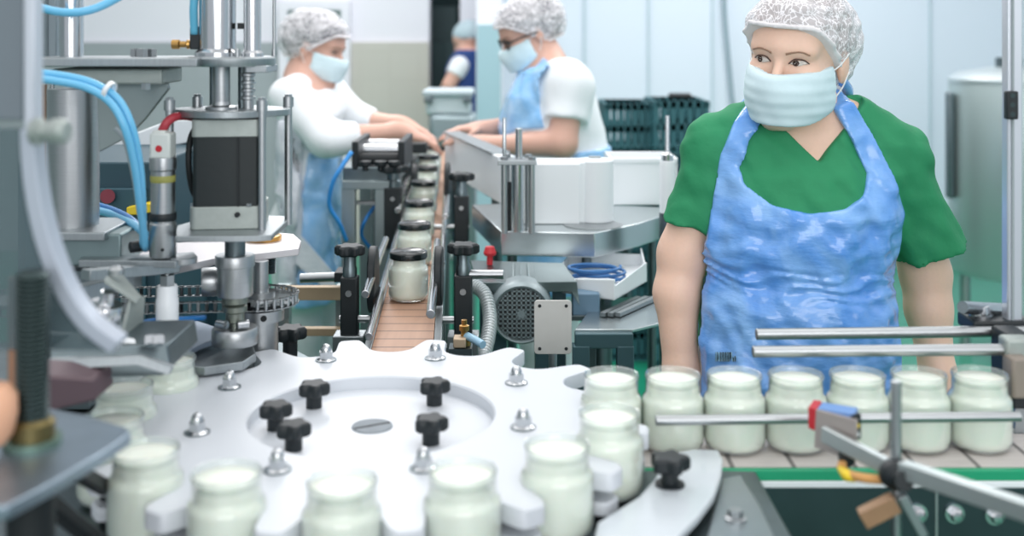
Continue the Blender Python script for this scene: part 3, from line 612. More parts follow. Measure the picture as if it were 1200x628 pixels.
# carrier plate behind / beside the spindle, with its golden bearing, post, sprocket and chain
zc = HC-.345
t = thing('carrier_plate', 'pale steel plate below the motor with a golden bearing ring', 'plate', (mx(280), 1.78, ZB))
def onD(px, py): return on(px, py, zc)
b = BM(); prism(b, [onD(*q) for q in ((72, 300), (180, 286), (225, 283), (320, 272), (344, 274), (353, 282), (350, 291), (300, 297), (262, 300), (200, 314), (140, 309))], (0, 0, -.011)); obj('plate', b, mat('pale_plate', (212, 208, 210), .35, .5), t, bevel=.001)
gx, gy = onD(311, 279).x, onD(311, 281).y
b = BM(); lathe(b, [(.0105, zc), (.029, zc), (.030, zc+.002), (.030, zc+.007), (.027, zc+.0085), (.019, zc+.0075), (.018, zc+.004), (.0105, zc+.004)], (gx, gy, 0), seg=48); obj('bearing_ring', b, mat('gold_bearing', (206, 160, 88), .25, 1), t, label='golden bearing ring')
pr = [(0, zc-.011)]
for i in range(14): pr += [(.0095, zc-.012-i*.0032), (.0075, zc-.0136-i*.0032)]
pr += [(0, zc-.056)]
b = BM(); lathe(b, pr, (gx+.012, gy, 0), seg=24); obj('threaded_stud', b, DSTEEL, t, ang=.3)
zs = HC-.412
b = BM(); lathe(b, [(0, ZB+.001), (.034, ZB+.001), (.034, ZB+.01), (.027, ZB+.014), (.0265, zs-.035), (.036, zs-.033), (.036, zs-.016), (.03, zs-.012), (.0, zs-.012)], (-.388, 1.757, 0), seg=40); po = obj('bearing_post', b, STEEL, t)
p = Vector((-.388+.012, 1.757-.0365, zs-.024)); b = BM(); cyl(b, p, p+Vector((0, .006, 0)), .0045); obj('grub_screw', b, RUBBER, po)
b = BM(); cyl(b, (-.388, 1.757, zs-.015), (-.388, 1.757, zc-.010), .012); obj('shaft', b, STEEL, t)
def sprocket(bm, c, r, n, h):
    pts = []
    for i in range(n*4):
        q = 2*math.pi*i/(n*4); pts.append((c[0]+math.cos(q)*r*(1.06, 1.0, .9, 1.0)[i % 4], c[1]+math.sin(q)*r*(1.06, 1.0, .9, 1.0)[i % 4], c[2]-h/2))
    prism(bm, pts, (0, 0, h))
SA, SB, SR = Vector((-.388, 1.757, zs)), Vector((-.80, 1.72, zs)), .054
for c, l in ((SA, 'right steel sprocket turned by the chain under the golden bearing'), (SB, 'left steel sprocket of the chain behind the bracket')):
    b = BM(); sprocket(b, c, SR, 22, .004); lathe(b, [(0, -.010), (.022, -.010), (.022, .010), (0, .010)], c); tag(obj('sprocket', b, STEEL), l, 'sprocket', 'chain sprockets')
b = BM(); cyl(b, (SB.x, SB.y, ZB), (SB.x, SB.y, zs-.010), .02); tag(obj('sprocket_shaft', b, STEEL), 'steel shaft under the left chain sprocket', 'shaft')
t = thing('drive_chain', 'roller chain running from the sprocket under the golden bearing to the left', 'chain', (-.6, 1.74, zs))
ang = math.atan2((SA-SB).y, (SA-SB).x); L = (SA-SB).length; n_arc = 13; path = []
u = Vector((math.cos(ang), math.sin(ang), 0)); v = Vector((-u.y, u.x, 0))
per = 2*L+2*math.pi*SR; NL = 94
def chain_at(s):
    s %= per
    if s < L: return SB+v*-SR+u*s, ang
    s -= L
    if s < math.pi*SR: q = s/SR-math.pi/2; return SA+(u*math.cos(q)+v*math.sin(q))*SR, ang+q+math.pi/2
    s -= math.pi*SR
    if s < L: return SA+v*SR-u*s, ang+math.pi
    s -= L; q = s/SR+math.pi/2; return SB+(u*math.cos(q)+v*math.sin(q))*SR, ang+q+math.pi/2
pit = per/NL
b = BM()
for zz in (-.0072, .0072):
    pts = []
    for i in range(24):
        q = 2*math.pi*i/24; rr = .0050+.0; xx = math.cos(q)*rr+(pit*.5 if math.cos(q) > 0 else -pit*.5); yy = math.sin(q)*rr*(1 if abs(math.cos(q)) > .35 else .8); pts.append((t.location.x+xx, t.location.y+yy, zs+zz-.0007))
    prism(b, pts, (0, 0, .0014))
for xx in (-pit/2, pit/2): cyl(b, (t.location.x+xx, t.location.y, zs-.0088), (t.location.x+xx, t.location.y, zs+.0088), .0028, seg=12)
l0 = obj('link', b, STEEL, t)
for i in range(NL):
    p, a = chain_at(i*pit); M = Matrix.Translation(p-Vector(t.location)) @ Matrix.Rotation(a, 4, 'Z') @ Matrix.Translation((0, 0, .0016*(1 if i % 2 else -1)*0))
    if i == 0: l0.matrix_local = M
    else: dup_part(l0, t, M)
# clamp block on chain (grey roller seen left of the coupling)
p = at(246, 330, 1.68); b = BM(); lathe(b, [(0, -.012), (.02, -.012), (.021, -.009), (.021, .009), (.02, .012), (0, .012)], p, (1, .25, 0), 32); cyl(b, p, Vector((p.x+.02, 1.74, zc-.008)), .006); tag(obj('guide_roller', b, STEEL), 'small grey steel guide roller left of the spindle coupling', 'roller')

# pneumatic cylinder with a white nylon plunger
D = 1.60; k = D/FPX; X = at(191, 0, D).x
def zz(py): return HC-(py-YH)*k
t = thing('pneumatic_cylinder', 'slim upright air cylinder with a pale head, red dot and black band', 'air cylinder', (X, D, zz(300)))
b = BM(); lathe(b, [(0, zz(300))]+[(w*k/2, zz(y)) for w, y in ((30, 300), (31, 298), (31, 262), (28, 260), (28, 200), (31, 198), (31, 186), (30, 184))]+[(0, zz(184))], (X, D, 0)); obj('barrel', b, STEEL, t)
b = BM(); box(b, (X, D, zz(170)), (24*k, 26*k, 30*k)); box(b, (X-2*k, D, zz(158)), (16*k, 20*k, 12*k)); hd = obj('head', b, mat('pale_head', (208, 214, 210), .45), t, bevel=.003)
p = Vector((X-1*k, D-13.2*k, zz(173))); b = BM(); cyl(b, p, p+Vector((0, .003, 0)), 4*k); obj('red_dot', b, RED, hd, label='red dot')
b = BM(); lathe(b, [(15*k, zz(258)), (15.6*k, zz(257)), (15.6*k, zz(250)), (15*k, zz(249))], (X, D, 0)); obj('black_band', b, BLACK, t, label='black band')
b = BM(); lathe(b, [(14.2*k, zz(213)), (14.6*k, zz(212)), (14.6*k, zz(206)), (14.2*k, zz(205))], (X, D, 0)); obj('yellow_band', b, mat('olive_print', (150, 150, 80), .5), t, label='olive printed band')
p = Vector((X+4*k, D-15.6*k, zz(290))); b = BM(); cyl(b, p, p+Vector((0, .004, 0)), 2*k); obj('port', b, RUBBER, t)
t2 = thing('nylon_plunger', 'white nylon plunger under the slim air cylinder', 'plunger', (at(196, 0, D).x, D, zz(412)))
XX = at(196, 0, D).x
b = BM(); lathe(b, [(0, zz(380))]+[(w*k/2, zz(y)) for w, y in ((22, 380), (26, 378), (26, 350), (24, 348), (24, 338), (22, 334))]+[(0, zz(334))], (XX, D, 0)); obj('plunger', b, WHITEP, t2)
b = BM(); cyl(b, (XX, D, zz(336)), (XX, D, zz(322)), 9*k, seg=6); cyl(b, (XX, D, zz(325)), (XX, D, zz(300)), 3*k); obj('rod', b, STEEL, t2)
b = BM(); cyl(b, (XX, D, zz(412)), (XX, D, zz(378)), 3.5*k); obj('lower_rod', b, STEEL, t2)
t = thing('cylinder_mount', 'grey mounting arm with a round lug under the slim air cylinder', 'arm', (X, D, zz(318)))
b = BM(); zq = zz(302); prism(b, [on(*q, zq) for q in ((96, 299), (180, 298), (227, 295), (231, 300), (206, 306), (92, 305))], (0, 0, -.010)); obj('arm', b, STEELF, t, bevel=.001)
b = BM(); lathe(b, [(0, zz(308)), (.020, zz(308)), (.020, zz(300.5)), (0, zz(300.5))], (at(214, 0, D).x, D, 0)); obj('lug', b, STEEL, t, bevel=.001)
b = BM(); bar(b, at(100, 322, 1.5), at(206, 313, 1.62), .02, .014); bar(b, at(60, 352, 1.46), at(160, 326, 1.60), .02, .02); obj('brace', b, STEELF, t, bevel=.001)
b = BM(); boxp(b, 165, 281, 176, 295, 1.60, .02); cyl(b, at(152, 290, 1.6), at(166, 288, 1.61), .008); obj('elbow_fitting', b, BLACK, t, bevel=.002)

# grey forming arms over the rear-left of the wheel
zg = ZP+.030
t = thing('pressing_arm', 'flat grey steel arm lying over the wheel beside the spindle disc', 'arm', on(220, 400, zg))
b = BM(); prism(b, [on(*q, zg) for q in ((120, 394), (160, 384), (196, 378), (232, 376), (262, 386), (266, 392), (234, 404), (206, 419), (196, 424), (168, 422), (140, 414))], (0, 0, -.008)); obj('arm', b, mat('blue_grey_arm', (158, 170, 186), .3, .8), t, bevel=.001)
b = BM(); prism(b, [on(*q, ZP+.016) for q in ((225, 402), (296, 404), (300, 414), (285, 424), (240, 430), (205, 428))], (0, 0, -.012)); obj('under_plate', b, STEELF, t, bevel=.001)
p = on(200, 394, zg); b = BM(); lathe(b, [(0, zg-.001), (.012, zg), (.012, zg+.002), (.0, zg+.002)], p*1-Vector((0, 0, p.z))); obj('screw', b, RUBBER, t)
b = BM(); cyl(b, on(150, 404, ZB), Vector((on(150, 404, ZB).x, on(150, 404, ZB).y, zg-.004)), .012); obj('post', b, STEEL, t)

# black knob behind the wheel
p = on(340, 404, ZB+.02); bed = [o for o in bpy.data.objects if o.name == 'machine_bed'][0]
b = BM(); lathe(b, [(0, ZB-.002), (.012, ZB-.002), (.012, ZB+.035), (0, ZB+.035)], (p.x, p.y, 0)); t = obj('clamp_knob', b, BLACK, bed)
b = BM(); disc_knob(b, (p.x, p.y, ZB+.030), .024, .02, 6); obj('grip', b, BLACK, t, bevel=.001)

# angled bracket with the ribbed steel plunger
t = thing('plunger_bracket', 'bent grey bracket holding a ribbed steel plunger behind the guard arc', 'bracket', at(150, 412, 1.38))
D = 1.38
b = BM(); prism(b, [at(*q) for q in ((150, 351, 1.38), (166, 347, 1.44), (164, 380, 1.44), (154, 413, 1.43), (130, 409, 1.37), (142, 384, 1.375))], (.004, .002, 0)); 
prism(b, [at(*q) for q in ((122, 327, 1.36), (128, 320, 1.44), (145, 322, 1.45), (166, 347, 1.44), (160, 352, 1.38))], (0, 0, -.005)); obj('bracket', b, CAST, t, bevel=.0008)
p = at(124, 345, 1.40); ax = Vector((.22, -.1, 1)).normalized()
b = BM(); lathe(b, [(0, -.045), (.012, -.044), (.014, -.040), (.014, -.034), (.017, -.033), (.017, -.029), (.014, -.028), (.014, -.024), (.019, -.023), (.019, -.016), (.021, -.015), (.021, .004), (.019, .007), (.010, .008), (.0085, .012), (.0085, .022), (0, .022)], at(123, 362, 1.37), ax, 40); obj('plunger', b, CHROME, t)
b = BM(); lathe(b, [(0, 0), (.010, 0), (.010, .006), (.006, .010), (0, .011)], at(136, 321, 1.42), seg=24); obj('nut', b, STEEL, t)
b = BM(); cyl(b, at(151, 404, 1.40), at(151, 404, 1.35), .009, seg=6); obj('screw', b, STEEL, t)

# dark slide unit under the guard
t = thing('slide_unit', 'dark grey steel slide block at left above the jars', 'slide', at(120, 445, 1.33))
b = BM(); prism(b, [at(*q) for q in ((58, 408, 1.30), (196, 404, 1.36), (200, 430, 1.36), (192, 440, 1.34), (60, 446, 1.28))], (0, .12, 0)); obj('block', b, DSTEEL, t, bevel=.002)
b = BM(); prism(b, [at(*q) for q in ((56, 421, 1.275), (165, 418, 1.31), (202, 430, 1.33), (198, 440, 1.33), (160, 428, 1.305), (56, 434, 1.27))], (0, .01, 0)); obj('rail', b, STEELF, t, bevel=.001)
b = BM(); prism(b, [at(*q) for q in ((20, 438, 1.2), (108, 444, 1.26), (112, 470, 1.26), (60, 482, 1.22), (20, 480, 1.18))], (0, .06, 0)); obj('maroon_block', b, mat('maroon_block', (92, 74, 80), .5, .3), t, bevel=.003, label='maroon tinted block')
for x, y in ((100, 384), (78, 396)):
    b = BM(); bar(b, at(40, y+10, 1.34), at(x+50, y+16, 1.42), .016, .012); obj('bar', b, STEELF, t, bevel=.001)
for x in (176, 186): b = BM(); cyl(b, at(x, 404, 1.34), at(x, 394, 1.345), .007, seg=6); obj('bolt', b, CHROME, t)
b = BM(); box(b, (at(45, 0, 1.34).x-.12, 1.36, .5*(at(0, 440, 1.36).z+ZB)), (.06, .06, at(0, 440, 1.36).z-ZB+.02)); obj('support', b, DSTEEL, t)

# dark cabinet and cables behind the column
D = 2.25; t = thing('control_cabinet', 'dark teal cabinet standing behind the steel column', 'cabinet', (at(120, 0, D).x, D+.2, 0))
a, c = at(20, 190, D), at(184, 0, D); b = BM(); box(b, ((a.x+c.x)/2, D+.2, a.z/2), (c.x-a.x, .4, a.z)); obj('body', b, mat('dark_teal_cabinet', (40, 72, 84), .5), t, bevel=.004)
b = BM(); box(b, ((a.x+c.x)/2, D-.006, a.z-.3), (c.x-a.x-.04, .012, .5)); obj('door', b, mat('dark_teal_door', (48, 84, 96), .5), t, bevel=.003)
b = BM(); cyl(b, at(126, 230, D-.012), at(126, 230, D-.03), .014); obj('red_button', b, mat('dark_red', (120, 40, 56), .5), t, label='dark red button')
D = 2.6; t = thing('white_hood', 'white sloping machine hood behind the slim air cylinder', 'hood', at(190, 196, D))
b = BM(); prism(b, [at(*q, D) for q in ((116, 172), (200, 140), (230, 140), (232, 165), (150, 182), (118, 182))], (0, .2, 0)); obj('hood', b, WHITEM, t, bevel=.004)
b = BM(); prism(b, [at(*q, D+.02) for q in ((130, 181), (228, 166), (228, 240), (170, 240), (132, 190))], (0, .16, 0)); obj('body', b, MATS['dark_teal_cabinet'], t)
b = BM(); a = at(200, 0, D); box(b, (a.x, D+.1, at(0, 240, D).z/2), (.2, .15, at(0, 240, D).z)); obj('base', b, MATS['dark_teal_cabinet'], t)
b = BM(); prism(b, [at(*q, 2.222) for q in ((148, 243), (172, 238), (184, 240), (184, 248), (160, 252), (148, 252))], (0, .03, 0)); tag(obj('warning_tag', b, YELLOW, bevel=.002), 'small yellow tag beside the blue hoses', 'tag')
HG = 'blue air hoses'
def hose(pts, r, lab, m=BLUEH, cat='hose', nm='air_hose', g=HG):
    b = BM(); tube(b, [at(*q) for q in pts], r, 12); return tag(obj(nm, b, m, ang=0), lab, cat, g) if g else tag(obj(nm, b, m, ang=0), lab, cat)
h = hose([(28, 84, 1.50), (70, 88, 1.50), (108, 97, 1.5), (138, 116, 1.5), (155, 150, 1.5), (164, 195, 1.52), (167, 240, 1.55), (168, 288, 1.60)], .0052, 'light blue hose arching over the column, upper of the pair')
hose([(28, 90, 1.49), (66, 95, 1.49), (102, 103, 1.49), (130, 121, 1.49), (147, 152, 1.49), (158, 195, 1.51), (164, 240, 1.54), (171, 292, 1.60)], .0052, 'light blue hose arching over the column, lower of the pair')
b = BM(); lathe(b, [(.0095, -.003), (.0125, -.003), (.0125, .003), (.0095, .003), (.0095, -.003)], at(128, 106, 1.495), (1, -.2, -.5), 24); tag(obj('cable_tie', b, WHITEP), 'white cable tie around the two blue hoses', 'cable tie')
hose([(30, 4, 1.6), (70, 14, 1.58), (105, 12, 1.58), (140, -4, 1.6), (160, -20, 1.62)], .006, 'light blue hose sagging in front of the upper post at the top left')
hose([(244, -22, 1.645), (231, -14, 1.64), (227, 8, 1.64), (228, 40, 1.645)], .006, 'pale blue hose going up from the black air fitting', mat('teal_hose', (90, 170, 200), .3))
hose([(112, 246, 1.80), (135, 252, 1.75), (155, 262, 1.68), (172, 276, 1.64)], .006, 'blue hose running right from behind the column foot')
hose([(112, 240, 1.82), (132, 246, 1.77), (152, 256, 1.70), (166, 270, 1.66)], .005, 'upper blue hose behind the column foot', BLUEC)
hose([(150, 382, 1.55), (180, 376, 1.60), (212, 374, 1.62), (240, 372, 1.66)], .004, 'thin blue cable lying behind the white nylon plunger', BLUEC, 'cable', 'air_cable', None)
hose([(236, 142, 1.66), (224, 160, 1.64), (221, 190, 1.63), (225, 220, 1.64), (233, 236, 1.66)], .0045, 'black cable curving down the left side of the motor', RUBBER, 'cable', 'motor_cable', None)
hose([(188, 158, 1.60), (196, 143, 1.60), (210, 136, 1.62), (232, 138, 1.68)], .0062, 'dark red hose from the air cylinder head to the motor', mat('red_hose', (170, 54, 66), .4), 'hose', 'red_hose', None)
hose([(135, 150, 1.52), (146, 165, 1.52), (156, 205, 1.53), (163, 250, 1.56)], .003, 'thin grey cable beside the blue hoses', GREYP, 'cable', 'thin_cable', None)

# ---------------------------------------------------------------- foreground guard, threaded rod and clamp plate
D = 1.06
t = thing('machine_guard', 'smoky see-through guard with a curved pale rim at the left edge', 'guard', at(20, 400, D))
arc = [(38, 150), (39, 180), (43, 220), (51, 262), (64, 305), (82, 345), (106, 378), (140, 404)]
pane = clear_mat('smoky_pane', (96, 114, 120), .62, .2, .02)
out = spline([at(*q, D) for q in arc], 8)
b = BM(); prism(b, [at(-40, 150, D)]+out+[at(136, 412, D), at(60, 410, D), at(-40, 410, D)], (0, .004, 0)); obj('pane', b, pane, t)
b = BM(); prev = None
for i, q in enumerate(out):
    tg = (out[min(i+1, len(out)-1)]-out[max(0, i-1)]).normalized(); nrm = Vector((tg.z, 0, -tg.x)); hw = .0075
    cur = [b.verts.new(q+nrm*s*hw+Vector((0, d, 0))) for s, d in ((-1, -.012), (1, -.012), (1, .014), (-1, .014))]
    if prev: skin(b, prev, cur)
    else: b.faces.new(cur)
    prev = cur
b.faces.new(prev[::-1]); obj('rim', b, mat('pale_grey_rim', (176, 184, 196), .4, .3), t, bevel=.002)
b = BM(); boxp(b, 27, -30, 41, 152, D-.01, .02); obj('frame_bar', b, mat('pale_frame_bar', (196, 202, 212), .4, .3), t, bevel=.002)
b = BM(); boxp(b, -60, -30, 28, 141, D, .012); obj('upper_panel', b, mat('grey_guard_panel', (112, 122, 130), .5, .1), t, bevel=.002)
b = BM(); lathe(b, [(0, 0), (.012, 0), (.013, .006), (.009, .008), (.009, .022), (.0, .022)], at(40, 154, D-.014), (1, -.15, 0), 24); lathe(b, [(0, 0), (.011, 0), (.012, .004), (.012, .012), (.009, .016), (0, .016)], at(60, 154, D-.015), (1, -.15, 0), 24); obj('hinge_bolt', b, CAST, t)
zc2 = HC-.372
t = thing('clamp_plate', 'dark steel clamp plate carrying the threaded rod at the lower left', 'plate', on(60, 520, zc2)-Vector((0, 0, .3)))
pts = [on(*q, zc2) for q in ((-60, 482), (60, 478), (100, 486), (148, 500), (154, 506), (120, 530), (60, 566), (10, 592), (-60, 600))]
b = BM(); prism(b, pts, (0, 0, -.012)); obj('plate', b, mat('clamp_plate_steel', (142, 156, 168), .35, .85, .08, 20, .2), t, bevel=.002)
p = on(36, 545, zc2); b = BM(); cyl(b, (p.x, p.y, ZB-.0), (p.x, p.y, zc2-.008), .02); obj('post', b, RUBBER, t)
b = BM(); bar(b, on(80, 548, zc2-.03), on(130, 575, ZB+.03), .014, .014); bar(b, on(20, 560, zc2-.02), on(120, 640, ZB+.02), .02, .012); obj('strut', b, RUBBER, t, bevel=.002)
b = BM(); cyl(b, on(130, 575, ZB+.03), on(130, 575, ZB+.03)*1-Vector((0, 0, .03)), .012); obj('strut_foot', b, RUBBER, t)
p = on(38, 520, zc2); r = 19/FPX*p.y; top = HC-(318-YH)/FPX*p.y
t = thing('threaded_rod', 'thick upright threaded steel rod with a bronze nut at the left', 'threaded rod', (p.x, p.y, zc2))
pr = [(0, zc2)]; n = int((top-zc2)/.0044)
for i in range(n): pr += [(r*.87, zc2+i*.0044), (r, zc2+i*.0044+.0014), (r, zc2+i*.0044+.0026)]
pr += [(r*.9, top-.002), (r*.8, top), (0, top)]
b = BM(); lathe(b, pr, (p.x, p.y, 0), seg=36); obj('rod', b, mat('thread_steel', (66, 80, 80), .35, .8), t, ang=.3)
b = BM(); lathe(b, [(0, zc2+.006), (r*1.36, zc2+.006), (r*1.36, zc2+.020), (r*1.1, zc2+.024), (0, zc2+.024)], (p.x, p.y, 0), seg=36); obj('nut', b, BRONZE, t, label='bronze nut')
b = BM(); lathe(b, [(0, zc2), (r*1.75, zc2), (r*1.75, zc2+.006), (0, zc2+.007)], (p.x, p.y, 0), seg=36); obj('washer', b, mat('green_washer', (112, 136, 124), .4, .6), t)
b = BM(); cyl(b, at(15, 325, 1.10), at(15, 515, 1.10), .0045); tag(obj('copper_rod', b, mat('copper_pipe', (196, 150, 124), .35, .7)), 'thin copper coloured rod left of the threaded rod', 'rod')
c = at(-4, 482, 1.0); b = BM(); lathe(b, [(0, -.030), (.010, -.028), (.016, -.018), (.018, 0), (.016, .016), (.009, .024), (0, .026)], c, (.1, 0, 1), 28); lathe(b, [(0, 0), (.008, 0), (.007, .06), (0, .06)], c-Vector((0, 0, .02)), (-1, .2, -.2), 20)
tag(obj('peach_knob', b, mat('peach_plastic', (224, 172, 140), .5, sss=.1)), 'peach coloured rounded knob at the left edge by the threaded rod', 'knob')

# acrylic door with hinge at the right edge
D = 1.62; x0, x1 = at(1177, 0, D).x, at(1195, 0, D).x; zb = at(0, 376, D).z
t = thing('enclosure_door', 'clear machine door with a pale aluminium edge and black hinge at right', 'machine door', ((x0+x1)/2, D, zb))
b = BM(); box(b, ((x0+x1)/2, D, (zb+1.75)/2), (x1-x0, .02, 1.75-zb)); obj('frame_bar', b, mat('pale_aluminium', (206, 212, 220), .3, .55), t, bevel=.002)
b = BM(); box(b, ((x0+x1)/2-.004, D-.0115, (zb+1.75)/2), (.003, .003, 1.75-zb)); obj('groove', b, GREYP, t)
b = BM(); box(b, (x1+.15, D, (zb+1.75)/2), (.30, .006, 1.75-zb)); obj('pane', b, clear_mat('acrylic', (190, 206, 206), .18, .05, .03), t)
b = BM(); boxp(b, 1180, 107, 1194, 140, D-.022, .012); hg = obj('hinge', b, BLACK, t, bevel=.002)
for yy in (112, 123, 134): p = at(1187, yy, D-.0225); b = BM(); cyl(b, p, p+Vector((0, .003, 0)), .0035); obj('screw', b, mat('hinge_screw', (60, 74, 76), .4, .8), hg)
# ---------------------------------------------------------------- infeed table unit right of the rear conveyor
zt = 1.062
def T(px, py, z=zt): return on(px, py, z)
t = thing('infeed_table', 'stainless infeed table with a folded front edge behind the fan motor', 'table', (.12, 2.95, 0))
top = [T(587, 271), T(697, 273), T(748, 262), T(777, 253), T(775, 243), T(640, 236), T(553, 240)]
b = BM(); prism(b, top, (0, 0, -.058)); obj('top', b, mat('bright_sheet_steel', (196, 204, 206), .25, 1, .04, 15, .12), t, bevel=.002)
p = T(706, 266); b = BM(); lathe(b, [(0, zt), (.072, zt), (.073, zt+.0015), (.0, zt+.002)], (p.x-.02, p.y+.03, 0), seg=48); obj('turn_disc', b, STEEL, t)
for q in ((688, 280), (735, 262), (600, 285), (765, 255)):
    p = T(*q, zt-.03); b = BM(); cyl(b, (p.x, p.y+.02, 0), (p.x, p.y+.02, zt-.055), .012); obj('leg', b, DSTEEL, t)
# white plastic guide walls on it
def stadium(bm, xa, xb, y, r, z0, z1):
    pts = []
    for (x, s) in ((xb-r, -1), (xa+r, 1)):
        for i in range(17): q = -math.pi/2+math.pi*i/16; q = q if s == -1 else q+math.pi; pts.append((x+r*math.cos(q), y+r*math.sin(q), z0))
    prism(bm, pts, (0, 0, z1-z0))
Y = 2.86; h = (262-190)/FPX*Y
t = thing('white_bin', 'white plastic hopper with a rounded right end on the infeed table', 'hopper', (at(670, 0, Y).x, Y, zt))
b = BM(); xa, xb = at(600, 0, Y).x, at(719, 0, Y-.03).x; box(b, ((xa+xb)/2-.03, Y+.0, zt+.001+(h-.002)/2), (xb-xa-.08, .09, h-.002)); cyl(b, (xb-.045, Y-.005, zt+.001), (xb-.045, Y-.005, zt+h+.002), .047, seg=48); bx = obj('body', b, WHITEP, t, bevel=.004)
b = BM(); box(b, (at(642, 0, Y).x, Y-.048, zt+.001+h*.48), (at(682, 0, Y).x-xa-.02, .008, h*.96)); obj('front_panel', b, WHITEP, t, bevel=.002)
b = BM(); p = at(697, 190, Y+.02); box(b, (p.x, p.y, zt+h+.003), (.03, .02, .006)); obj('clip', b, GREYP, t, bevel=.001)
Y = 3.12; hb = (241-186)/FPX*Y
t = thing('white_box', 'white low plastic box right of the hopper, by the green sleeve', 'box', (at(758, 0, Y).x, Y+.06, zt))
a, c = at(716, 0, Y).x, at(792, 0, Y).x; b = BM()
for y in (Y, Y+.16): box(b, ((a+c)/2, y, zt+.001+hb/2), (c-a, .008, hb))
for x in (a, c): box(b, (x, Y+.08, zt+.001+hb/2), (.008, .168, hb))
box(b, ((a+c)/2, Y+.08, zt+.006), (c-a, .16, .008)); obj('body', b, WHITEP, t, bevel=.0015)
b = BM(); box(b, ((a+c)/2, Y-.005, zt+hb-.006), (c-a+.006, .006, .012)); obj('rim', b, WHITEP, t, bevel=.001)
D = 2.78; t = thing('piston_post', 'white cylinder with a thin steel rod on top, beside the green sleeve', 'post', (at(782, 0, D).x, D, zt-.05))
k = D/FPX; z_ = lambda y: HC-(y-YH)*k; X = at(782, 0, D).x
b = BM(); lathe(b, [(0, z_(250))]+[(w*k/2, z_(y)) for w, y in ((18, 250), (18, 192), (16, 188))]+[(0, z_(188))], (X, D, 0)); obj('cylinder', b, WHITEP, t)
b = BM(); lathe(b, [(0, z_(190)), (7*k, z_(189)), (7*k, z_(181)), (4*k, z_(179)), (2.6*k, z_(176)), (2.6*k, z_(137)), (2*k, z_(135.5)), (0, z_(135.5))], (X, D, 0)); obj('rod', b, CHROME, t)
b = BM(); cyl(b, (X, D, 0), (X, D, z_(249)), .02); obj('stand', b, DSTEEL, t)
# white side wall along the lidded jars
t = thing('side_guard', 'white plastic side guard with a steel cap along the rear belt', 'guard', (at(560, 0, 3.2).x, 3.2, ZB))
P0, P1 = on(601, 248, zt-.002), at(521, 0, 3.9); P1.z = P0.z
b = BM(); d = Vector((P1.x-P0.x, P1.y-P0.y, 0)); nrm = Vector((d.y, -d.x, 0)).normalized()*.05
hh = (at(0, 190, P0.y).z-zt)
pts = [P0, P0+nrm, P1+nrm, P1]; prism(b, pts, (0, 0, hh)); obj('wall', b, WHITEP, t, bevel=.003)
b = BM(); prism(b, [v+Vector((0, 0, hh)) for v in (P0+d*.25-nrm*.1, P0+d*.25+nrm*1.05, P1+nrm*1.05, P1-nrm*.1)], (0, 0, .006)); obj('cap', b, STEELF, t, bevel=.001)
b = BM(); cyl(b, P0+d*.06-nrm*.12+Vector((0, 0, .0)), P0+d*.06-nrm*.12+Vector((0, 0, hh*.96)), .008); obj('corner_rod', b, STEEL, t)
for s in (.3, .9): p = P0+d*s+nrm*.5; b = BM(); cyl(b, (p.x, p.y, 0), (p.x, p.y, zt), .016); obj('leg', b, DSTEEL, t)
# steel cylinder head with three rods
D = 2.72; k = D/FPX; z_ = lambda y: HC-(y-YH)*k; X = at(606, 0, D).x
t = thing('piston_unit', 'steel piston unit with a cap plate, side columns and two rods on the infeed table', 'piston unit', (X, D, zt))
b = BM(); box(b, (X, D, z_(188.5)), (45*k, 42*k, 5*k)); obj('cap_plate', b, STEELF, t, bevel=.001)
for px, dy in ((591, -14), (623, -14), (594, 14), (619, 14)):
    b = BM(); cyl(b, (at(px, 0, D).x, D+dy*k, zt-.001), (at(px, 0, D).x, D+dy*k, z_(187)), 3.6*k); o = obj('column', b, STEEL, t)
    b = BM(); hexnut(b, (at(px, 0, D).x, D+dy*k, z_(186.2)), 4.5*k, 4*k); obj('nut', b, STEEL, o)
b = BM(); cyl(b, (X+.5*k, D, zt-.001), (X+.5*k, D, z_(190)), 7.5*k); obj('barrel', b, CHROME, t)
b = BM(); cyl(b, (at(598, 0, D).x, D+6*k, zt), (at(598, 0, D).x, D+6*k, z_(214)), 3*k); obj('inner_tube', b, RUBBER, t)
for px, y, w in ((591, 138, 4.5), (608, 150, 8)):
    b = BM(); lathe(b, [(0, z_(188)), (w*.5*k, z_(188)), (w*.5*k, z_(y+1)), (w*.4*k, z_(y)), (0, z_(y))], (at(px, 0, D).x, D+2*k, 0)); obj('rod', b, CHROME, t)
# steel hood over a fan-cooled motor
t = thing('motor_hood', 'dark stainless hood sloping over the grey fan motor', 'hood', (at(620, 0, 2.5).x, 2.5, .9))
zh = 1.0; hp = [T(560, 331, zh), T(676, 330, zh), T(660, 308, zh), T(551, 305, zh)]
b = BM(); prism(b, hp, (0, 0, -.004)); obj('top', b, mat('hood_steel', (126, 140, 142), .3, 1, .05, 15, .15), t, bevel=.001)
b = BM(); prism(b, [hp[0], hp[1], hp[1]+Vector((.006, 0, -.052)), hp[1]+Vector((-.012, 0, -.022)), hp[0]+Vector((.008, 0, -.02)), hp[0]+Vector((0, 0, -.02))], (0, .003, 0)); obj('front_lip', b, MATS['hood_steel'], t, bevel=.0008)
for q in ((570, 318), (655, 318)): p = T(*q, zh); b = BM(); box(b, (p.x, p.y, (zh-.003)/2), (.03, .03, zh-.003)); obj('support', b, TEALF, t)
D = 2.40; c = at(611, 368, D); R = 37/FPX*D
t = thing('fan_motor', 'grey electric motor with a round grilled fan cover facing the camera', 'motor', (c.x, D+.12, c.z-R))
MG = mat('motor_grey', (128, 142, 146), .45, .3)
